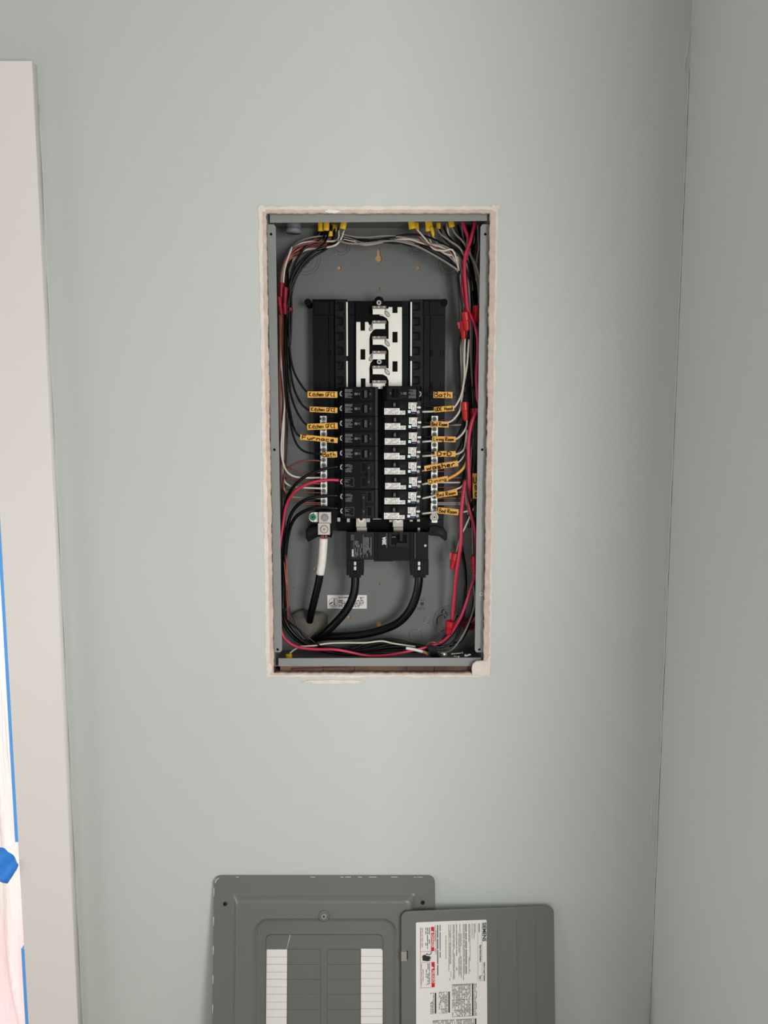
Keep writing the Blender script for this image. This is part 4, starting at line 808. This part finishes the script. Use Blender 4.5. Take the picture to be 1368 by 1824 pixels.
# deep dark mass of the right bundle
for i in range(16):
    x = 833+(i*3.7) % 17; m = (BLK, BLK, BLK, GRY, BLK, BLK, WHT, BLK)[i % 8]
    wire([(815+i*2.2, 400+(i % 3)*8, .088), (822+i*1.6, 430, .08), (x-4, 480, .072+.002*(i % 6)), (x+1, 560, .066+.003*(i % 5)), (x-2+(i % 3), 640, .066+.003*(i % 5)), (x+(i % 4)-1, 720, .064+.004*(i % 5)), (x+1, 800, .068), (x-(i % 3), 870, .07), (x+2, 940, .074)], .0018, m, {BLK: 'black wire deep in the right bundle', GRY: 'grey wire deep in the right bundle', WHT: 'pale wire deep in the right bundle'}[m], 'deep wires of the right bundle')
for i in range(4):
    wire([(843+2*i, 690, .05), (846+1.2*i, 712, .042), (845+1.5*i, 735, .042), (844+2*i, 770, .045), (844+2*i, 830, .05), (842+2.4*i, 880, .05), (847+i, 930, .052)], .0024, BLK, 'thick black wire in the clump beside the right flange at mid height', 'thick black wires beside the right flange')
wire([(830, 800, .036), (832, 845, .036), (834, 880, .037), (840, 910, .042), (846, 945, .05), (850, 985, .06)], .0016, BLK, 'black wire crossing just in front of the crimson wires at right')
wire([(831, 860, .055), (830, 880, .055), (832, 900, .056), (840, 890, .058), (847, 870, .06)], .0014, WHT, 'pale wire making a vee beside the upright yellow tag')
wire([(852, 895, .05), (843, 907, .05), (837, 920, .048), (828, 940, .048), (820, 957, .05), (813, 983, .052), (809, 994, .052)], .0015, WHT, 'pale slanting wire into the red connector beside the long crimson wire')
wire([(840.5, 925, .055), (841.5, 960, .055), (842, 990, .055)], .0015, GRY, 'grey wire dropping into the red connector against the lower right flange')
wire([(843, 1018, .055), (843, 1040, .055), (846, 1068, .053), (842, 1090, .05), (833, 1115, .05), (821, 1137, .052), (805, 1157, .06), (790, 1162, .065), (774, 1161, .07)], .0016, GRY, 'pale grey wire curving from the lower right connector to the panel bottom')
wire([(822, 975, .05), (827, 1010, .055), (829, 1050, .058), (828, 1085, .06), (820, 1115, .062), (808, 1143, .06), (788, 1152, .055), (770, 1152, .052)], .0021, BLK, 'black cord curving down the lower right side of the panel')
wire([(815, 1096, .06), (806, 1115, .055), (795, 1130, .055), (783, 1146, .055)], .0015, BLK, 'thin black wire passing in front of the lowest red connector')
wire([(838, 1110, .07), (830, 1125, .066), (818, 1143, .06), (800, 1150, .06)], .0032, BLK, 'short thick black wire under the crimson curve at bottom right')
wire([(846, 990, .058), (846, 1050, .062), (843, 1085, .068), (838, 1110, .075)], .003, BLK, 'thick black wire hugging the lower right flange')
wire([(762, 1156, .052), (761, 1148, .046), (768, 1144, .042), (776, 1145, .042), (783, 1147, .045)], .0012, COP, 'bare copper loop over the black tape at the panel bottom')
wire([(838, 1150, .07), (844, 1145, .07), (848, 1130, .07), (849, 1110, .07)], .001, RUST, 'thin reddish wire at the bottom right corner of the panel')
ww = tube('stripped_wire_end', T([(723, 1154.5, .046), (738, 1157, .045), (753, 1161, .045)]), .0028, LABEL, k=4, n=12); tag(ww, 'white cable end with a tan stripped tip lying on the panel bottom', 'wire')
tube('tan_paper', T([(752, 1160, .045), (758, 1163, .046), (765, 1168, .048)]), (.0026, .003, .0012), mat('kraft_paper', (176, 134, 92), .9), ww, n=8, k=4)
bt = prism('black_tape_wrap', [(P(a, b, .04).x, P(a, b, .04).z) for a, b in ((762, 1152), (766, 1150), (773, 1151), (777, 1158), (785, 1171), (768, 1171))], 'y', .036, .044, BLK, bevel=.0015); tag(bt, 'short black taped cable standing behind the bottom rail', 'cable')
# -- red wire connectors
NG = 'red wire connectors'
def nut(px, py0, px1, py1, d, r, label, wings=False, m=RNUT):
    a, b = P(px, py0, d), P(px1, py1, d); root = empty('wire_connector', (b.x, b.y, b.z), label, 'wire connector', NG)
    path = [a+(b-a)*t for t in (0, .04, .45, .5, .95, 1)]; bm = bmesh.new()
    tube_bm(bm, path, [r*1.0, r*1.12, r*1.05, r*.92, r*.72, r*.6], 12); bm_obj('shell', bm, m, root, smooth=False, bevel=0)
    ax = (b-a).normalized(); side = Vector((-ax.z, 0, ax.x))
    for k in range(8):
        t = 2*math.pi*k/8; off = side*math.cos(t)+Vector((0, math.sin(t), 0))
        bm = bmesh.new(); tube_bm(bm, [a+ax*(b-a).length*.5+off*r*.9, a+ax*(b-a).length*.94+off*r*.7], r*.1, 4); bm_obj('grip_rib', bm, m, root)
    if wings:
        for s in (-1, 1):
            bm = bmesh.new(); p0 = a+ax*(b-a).length*.05; p1 = a+ax*(b-a).length*.42
            L = [p0+side*s*r*.9, p0+side*s*r*1.9, p1+side*s*r*1.5, p1+side*s*r*.9]
            A = [bm.verts.new(p+Vector((0, -.0008, 0))) for p in L]; Bq = [bm.verts.new(p+Vector((0, .0008, 0))) for p in L]
            bm.faces.new(A); bm.faces.new(Bq)
            for i in range(4): bm.faces.new((A[i], A[(i+1) % 4], Bq[(i+1) % 4], Bq[i]))
            bm_obj('wing', bm, m, root)
    return root
nut(828.5, 556, 832, 589, .034, .0062, 'upper red connector of the pair fronting the right bundle, level with the bus bars')
nut(824.5, 572, 826, 604, .042, .0052, 'lower red connector of the pair in front of the right bundle', True)
nut(851, 545, 847, 575, .046, .0075, 'red connector tucked behind the right flange just above mid-panel')
nut(827.5, 716, 829.5, 749, .038, .0056, 'red connector hanging beside the hood and Bed Room tags')
nut(845, 727, 845, 750, .044, .0065, 'dark red connector against the right flange beside the tags', m=RNUT2)
nut(811, 985, 805, 1014, .044, .0054, 'bright red winged connector left of the long crimson wire at lower right', True)
nut(844.5, 990, 845, 1021, .046, .0055, 'red connector half hidden by the right flange near the bottom')
nut(802.5, 1106, 798.5, 1130, .05, .0074, 'red connector at the lower end of the long crimson wire')
nut(850, 1098, 826, 1120, .08, .009, 'large dark red connector deep in the lower right corner', m=RNUT2); nut(826, 1106, 843, 1120, .09, .0065, 'smaller dark red connector behind the pale curved wire at lower right', m=RNUT2)
nut(502, 504, 500, 552, .052, .0042, 'tall dark red connector leftmost in the left bundle', m=RNUT2); nut(509, 512, 507, 545, .046, .0036, 'slim dark red connector in the middle of the left bundle', m=RNUT2)
nut(497, 529, 501, 560, .046, .004, 'dark red connector against the left flange', m=RNUT2); nut(507, 540, 508, 560, .044, .0035, 'short red connector low in the left bundle', m=RNUT2)
nut(516.5, 549, 519.5, 557, .05, .0042, 'small red connector tip poking out right of the left bundle')
# -- loose screws on the panel floor
def screw(px, py, d, dirv, L, rh, label, rs=.0015):
    p = P(px, py, d); root = empty('loose_screw', (p.x, p.y, p.z), label, 'screw', 'loose screws on the panel bottom'); dv = Vector(dirv).normalized()
    bm = bmesh.new(); tube_bm(bm, [p, p+dv*rh*.35, p+dv*rh*.7], [rh*.55, rh, rh*.9], 14); bm_obj('head', bm, SHINY, root, smooth=True)
    bm = bmesh.new(); path = []; rr_ = []
    for i in range(25): path.append(p+dv*(rh*.7+L*i/24)); rr_.append(rs*(1.15 if i % 2 else .8)*(1 if i < 22 else .5))
    tube_bm(bm, path, rr_, 8); bm_obj('shank', bm, SHINY, root)
screw(793, 1167, .040, (-.3, .9, -.1), .012, .0052, 'bright round-headed screw standing nearest the black tape', .002)
screw(825, 1163, .060, (-1, .1, -.12), .020, .0034, 'thin nail-like screw lying sideways behind the bottom rail', .0008)
screw(819, 1171, .034, (-.8, .6, 0), .010, .0036, 'low bright screw head peeking over the bottom rail, left one', .0016)
screw(828, 1169, .034, (.7, .6, 0), .012, .0042, 'taller bright screw head peeking over the bottom rail, right one', .0018)
p = P(857, 1058, YF-.001); mk = ring('plaster_loop', p.x, p.z, .0022, .0034, YF-.002, YF-.0005, PLASTER, pan, n=14)

# ------------------------------------------------------------------ dead-front cover leaning on the wall
TILT = math.radians(9.5)
ztop = P(577, 1561, -0.006).z; CH = ztop/math.cos(TILT)
y_base = -0.006-ztop*math.tan(TILT)
N = Vector((0, -math.cos(TILT), math.sin(TILT))); O = Vector((0, y_base, 0)); UPV = Vector((0, math.sin(TILT), math.cos(TILT)))
def CV(px, py, h=0.0):                       # photo measurement -> (x, v) on the cover, h = height above its rim plane
    r = ray(px, py); q = O+N*h; t = (q-CAMP).dot(N)/r.dot(N); p = CAMP+r*t; return p.x, (p-q).dot(UPV)
cov = empty('panel_cover', (0, y_base, 0), 'grey steel panel cover with its door open, leaning on the wall below the panel', 'panel cover', rot=(-TILT, 0, 0), local=True)
X0, X1 = CV(378, 1700)[0], CV(775, 1590)[0]; V1 = CH
X0 = CV(380, 1590)[0]
sx0 = CV(421, 1600, .004)[0]; sx1 = CV(733, 1600, .004)[0]; sv1 = CV(577, 1600, .004)[1]; RB = .004
rx0 = CV(462, 1680, .010)[0]; rx1 = CV(697, 1680, .010)[0]; rv1 = CV(577, 1644, .010)[1]
def loopd(x0, z0, x1, z1, r, y, n=6): return [(a, y, b) for a, b in rrect(x0, z0, x1, z1, r, n)]
def lofted(name, loops, m, parent, smooth=False, closed_last=False):
    bm = bmesh.new(); R = [[bm.verts.new(p) for p in L] for L in loops]; n = len(R[0])
    for a, b in zip(R, R[1:]):
        for i in range(n): bm.faces.new((a[i], a[(i+1) % n], b[(i+1) % n], b[i]))
    if closed_last: bm.faces.new(R[-1])
    o = bm_obj(name, bm, m, parent, smooth=smooth); return o
V0 = 0.004
lofted('trim_frame', [loopd(X0+.001, V0, X1-.001, V1-.001, .012, .012), loopd(X0, V0, X1, V1, .012, .010), loopd(X0, V0, X1, V1, .012, .0015), loopd(X0+.0015, V0+.0015, X1-.0015, V1-.0015, .0115, 0),
                      loopd(sx0-.007, V0+.032, sx1+.007, sv1+.007, .004, 0), loopd(sx0-.005, V0+.034, sx1+.005, sv1+.005, .006, -.0012), loopd(sx0+.001, V0+.04, sx1-.001, sv1-.001, .010, -.0088), loopd(sx0+.003, V0+.042, sx1-.003, sv1-.003, .012, -.0104), loopd(sx0+.006, V0+.045, sx1-.006, sv1-.006, .013, -.0108),
                      loopd(rx0-.013, V0+.066, rx1+.013, rv1+.009, .026, -.0110), loopd(rx0-.010, V0+.068, rx1+.010, rv1+.007, .024, -.0104), loopd(rx0-.003, V0+.074, rx1+.003, rv1+.002, .018, -.0020), loopd(rx0, V0+.077, rx1, rv1-.001, .016, -.0004), loopd(rx0+.001, V0+.078, rx1-.001, rv1-.002, .015, .0005)], COVER, cov)
dx0, dx1, dv1 = CV(474, 1700, 0)[0], CV(682, 1700, 0)[0], CV(577, 1665, 0)[1]
plate('recess_panel', [rrect(rx0-.002, V0+.075, rx1+.002, rv1+.001, .015, 5)], -.0002, .0010, COVER, cov)
pl_ = plate('deadfront_plate', [rrect(dx0, V0+.085, dx1, dv1, .008, 5)], -.0014, .0, COVERIN, cov, bevel=.0003)
plate('plate_outline', [rrect(dx0-.0006, V0+.0844, dx1+.0006, dv1+.0006, .0082, 5), rrect(dx0, V0+.085, dx1, dv1, .008, 5)], -.0005, .0001, LINE, cov)
for px, py in ((401, 1610), (753, 1607.5)):
    a, b = CV(px, py); disc('mounting_hole', a, b, .0048, -.0006, .0004, COVERIN, cov, bevel=.0003); disc('hole_dark', a, b, .0036, -.0009, 0, HOLE, cov)
for px in (401, 753):
    a = CV(px, 1610)[0]; disc('mounting_hole', a, V0+.045, .0036, -.0009, 0, HOLE, cov)
# latch screw with its notch
a, b = CV(577, 1631.5, .011); plate('latch_notch', [circ(a, b, .0095, 24)], -.0113, -.006, COVERIN, cov, bevel=.0008); ring('latch_notch_edge', a, b, .0092, .0099, -.0112, -.0106, LINE, cov); disc('latch_screw', a, b, .0046, -.0135, -.011, SHINY, cov, bevel=.0008); disc('screw_socket', a, b, .0017, -.0139, -.0134, HOLE, cov, n=6)
# twist-out fillers, each its own piece, and the white number strips
gx = [CV(511.5, 1760)[0]+.001, CV(571, 1760)[0], CV(583, 1760)[0], CV(642, 1760)[0]-.001]
rows = 15; v0 = CV(577, 1691, .0014)[1]; pitch = (v0-CV(577, 1798, .0014)[1])/4
me_cache = {}
for c_ in (0, 1):
    for i in range(rows):
        z1 = v0-i*pitch; z0 = z1-pitch+.0004
        if z0 < V0+.095: break
        o = box('breaker_filler', gx[2*c_]+.0003, gx[2*c_+1]-.0003, -.0019-.0002*((i*7+c_) % 3), -.0010, z0, z1, COVERIN, pl_, .0002)
    o = box('filler_gap', gx[2*c_], gx[2*c_+1], -.0016, -.0012, V0+.1, v0+.0004, LINE, pl_)
for (a_, b_, k) in ((474.5, 511, 0), (643, 681.5, 1)):
    xa, xb = CV(a_, 1760, .0016)[0], CV(b_, 1760, .0016)[0]; top = v0+(0 if k == 0 else .0012)
    for i in range(rows):
        z1 = top-i*pitch; z0 = z1-pitch+.0006
        if z0 < V0+.095: break
        s = plate('blank_label', [[(xa, z0), (xb, z0), (xb, z1 if i or not k else z1-.003), (xb-.003 if k and not i else xb, z1), (xa, z1)]], -.0020, -.0014, LABEL, pl_)
        tag(s, 'white blank label')
        s2 = box('label_rule', xa, xb, -.0023, -.0019, (z0+z1)/2-.0003, (z0+z1)/2, GRY, pl_)
# scratch
a, b = CV(517, 1665, .002); c2, d2 = CV(510.5, 1691, .002); tube('paint_scratch', [(a, -.0016, b), (c2, -.0016, d2)], .0004, LABEL, cov, n=4, k=1)
rn = random.Random(2)
for k in range(9):
    x = X0+.02+rn.random()*(X1-X0-.04); tube('edge_chip', [(x, -.0001, V1-.0012), (x+.004+.01*rn.random(), -.0001, V1-.0012)], .0005, LABEL, cov, n=4, k=1)
for k in range(5):
    tube('edge_chip', [(X0+.0012, -.0001, V1-.02-.05*k), (X0+.0012, -.0001, V1-.035-.05*k)], .0005, LABEL, cov, n=4, k=1)
tube('edge_chip', [(X0+.0035+.0085*(1-math.cos(t)), -.0004, V1-.0125+.010*math.sin(t)) for t in (0.1, .5, .9, 1.3)], .0006, LABEL, cov, n=4, k=2)
# door: hinge line near px 716, swung fully open towards the wall
HH = .021; hx, hv = CV(715, 1700, HH); DA = math.radians(4.6)
dN = None
door_top_l = CV(716, 1627, HH)[1]
def DR(px, py):                              # photo measurement -> (s, v) on the door plane; s = distance from the hinge
    base = O+N*HH+Vector((hx, 0, 0)); ux = Vector((math.cos(DA), 0, 0))+(-N)*math.sin(DA); nn = ux.cross(UPV).normalized()
    r = ray(px, py); t = (base-CAMP).dot(nn)/r.dot(nn); p = CAMP+r*t-base; return p.dot(ux), p.dot(UPV)
dw, _ = DR(988, 1720)
DV1 = (DR(740, 1624)[1]+DR(960, 1614)[1])/2; DV0 = DV1-.60
Rz = Matrix.Translation(Vector((hx, -HH, 0))) @ Matrix.Rotation(DA, 4, 'Z')
def dmesh(o): o.data.transform(Rz); return o
door = dmesh(plate('door', [rrect(0, DV0, dw, DV1, .012, 6)], 0, .0035, COVER, cov, bevel=.0008)); tag(door, 'open panel door with a wiring label on its inside')
dmesh(plate('door_recess_line', [rrect(.006, DV0+.006, dw-.006, DV1-.006, .009, 5), rrect(.0064, DV0+.0064, dw-.0064, DV1-.0064, .009, 5)], -.0001, .0002, COVERIN, door))
for px in (887, 922, 954.5):
    s_, v_ = DR(px, 1720); dmesh(box('pressed_rib', s_-.0006, s_+.0006, -.0005, .0003, DV0+.02, DV1-.018, COVERIN, door, .0003))
s_, v_ = DR(717, 1702); dmesh(box('hinge_clip', s_-.0025, s_+.007, -.0035, .001, v_-.008, v_+.008, ALU, door, .001)); dmesh(box('hinge_slot', s_+.0072, s_+.009, -.0006, .0002, v_-.007, v_+.008, HOLE, door))
l0 = DR(741, 1700)[0]; l1 = DR(867, 1700)[0]; lt = (DR(741, 1643)[1]+DR(866, 1638)[1])/2; lb_ = lt-.50
dmesh(plate('door_label', [rrect(l0, lb_, l1, lt, .002, 3)], -.0004, .0001, LABEL, door))
def dx(px): return l0+(l1-l0)*(px-741)/(126.)
def dv(py): return lt-(py-1640)*(lt-DR(800, 1824)[1])/(184.)
def dprint(name, x0, x1, y0, y1, rows, m, seed, **k): return dmesh(micro(name, dx(x0), dx(x1), dv(y1), dv(y0), rows, -.0007, m, door, vertical=True, seed=seed, **k))
for i, (a, b, y1, rws, m, k) in enumerate(((774, 777.5, 1700, 2, PRINTM, {}), (777.8, 781, 1738, 1, PRINTK, {}), (782, 785.5, 1752, 1, PRINTM, {}), (793, 795, 1715, 1, PRINTM, {}), (798.5, 803.5, 1748, 3, PRINTM, {}), (806, 810, 1750, 2, PRINTM, {}), (812, 814, 1737, 1, PRINTK, {}), (816, 822, 1747, 3, PRINTM, {}), (824, 828, 1748, 2, PRINTM, {}), (828.5, 831.5, 1742, 1, PRINTK, {}), (834, 838, 1742, 2, PRINTM, {}), (840, 842, 1672, 1, PRINTM, {}), (843.5, 847.5, 1675, 2, PRINTM, {}), (852.5, 855, 1663, 1, PRINTK, {}))):
    dprint('label_print', a, b, 1646, y1, rws, m, 20+i, fill=.5, dens=.88, ragged=.12, dash=7)
def drect(name, x0, x1, y0, y1, m, lift=.0007):
    bm = bmesh.new(); quad(bm, dx(x0), dx(x1), dv(y1), dv(y0), -lift); return dmesh(bm_obj(name, bm, m, door))
def dtext(name, s, size, px, py, m, off=0.0, xs=1.0): return dmesh(textmesh(name, s, size, (dx(px), -.0011, dv(py)), -math.pi/2, m, door, font_off=off, xs=xs))
drect('danger_bar', 767.5, 773.2, 1649, 1692.5, REDP); drect('danger_bar', 768.2, 774, 1712.5, 1757, REDP)
dtext('danger_lettering', 'DANGER', .0062, 770.3, 1674, LABEL, .0001, .9); dtext('danger_lettering', 'PELIGRO', .0062, 771, 1738, LABEL, .0001, .9)
for py in (1658, 1722):
    bm = bmesh.new(); bm.faces.new([bm.verts.new((dx(a), -.0011, dv(b))) for a, b in ((768.6, py+2.8), (772.6, py), (768.6, py-2.8))][::-1]) if False else bm.faces.new([bm.verts.new((dx(a), -.0011, dv(b))) for a, b in ((772.8, py), (768.3, py+2.8), (768.3, py-2.8))])
    dmesh(bm_obj('warning_triangle', bm, LABEL, door))
dprint('label_print', 748.5, 754, 1650, 1688, 2, PRINTM, 41, fill=.35, ragged=.1, dash=3); dprint('label_print', 757, 766, 1650, 1688, 3, PRINTK, 42, fill=.4, ragged=.2, dash=4)
dprint('label_print', 749, 755, 1714, 1755, 2, PRINTM, 43, fill=.35, ragged=.1, dash=4); dprint('label_print', 758, 766, 1714, 1755, 3, PRINTK, 44, fill=.4, ragged=.15, dash=4)
for a, b, c_, d_ in ((748.3, 748.8, 1649, 1757.5), (748.3, 768, 1692.5, 1693), (748.3, 774, 1712, 1712.5), (748.3, 768, 1757, 1757.5)): drect('label_rule', a, b, c_, d_, REDP)
# hand and cord pictogram
hand = [(752, 1700), (756, 1698), (760, 1700.5), (764, 1701), (768, 1703), (765.5, 1704.5), (768, 1706), (764.5, 1707), (766.5, 1709), (761, 1710), (756, 1709), (752.5, 1708.5)]
bm = bmesh.new(); bm.faces.new([bm.verts.new((dx(a), -.0010, dv(b))) for a, b in hand]); dmesh(bm_obj('hand_pictogram', bm, PRINTK, door))
bm = bmesh.new(); tube_bm(bm, catmull([Vector((dx(a), -.0010, dv(b))) for a, b in ((769, 1693.5), (766, 1698), (762, 1698), (760, 1696.5), (759, 1699))], 4), .0006, 5); dmesh(bm_obj('cord_pictogram', bm, PRINTK, door))
dtext('brand_lettering', 'SIEMENS', .0088, 862.5, 1661.5, PRINTK, .00022, .98)
dtext('title_lettering', 'Indoor Load Centers', .0045, 862.5, 1733, PRINTK, .00008, .82); dtext('title_lettering', 'Plug-in Branch Breakers', .0042, 855.5, 1700, PRINTK, .00008, .72); dtext('title_lettering', 'Type 1', .0045, 855, 1744, PRINTK, .00008, .8)
for px in (850.8, 858.3): drect('label_rule', px, px+.35, 1646, 1750, PRINTK)
for x0, x1, y0, y1, sd in ((804.5, 848, 1753.5, 1811, 50), (781, 801, 1766, 1803.5, 51), (766, 777, 1767, 1804, 52), (770, 848, 1816, 1880, 53), (755, 848, 1885, 1960, 54)):
    drect('table_band', x1-3-(5 if sd == 50 else 0), x1-.5-(5 if sd == 50 else 0), y0, y1, PRINTK)
    e = x1-10 if sd == 50 else x1-4
    dprint('table_print', x0, e, y0, y1, int((e-x0)/2), PRINTM, sd, fill=.6, dens=.8, ragged=0, dash=2.2)
    if sd == 50: dprint('label_print', x1-4.5, x1+.8, y0, y1, 3, PRINTK, 60, fill=.4, dens=.9, ragged=0, dash=3)
    for yy in (y0, y0+(y1-y0)*.48, y0+(y1-y0)*.8, y1): drect('label_rule', x0, x1-5, yy, yy+.35, PRINTK, .0009)
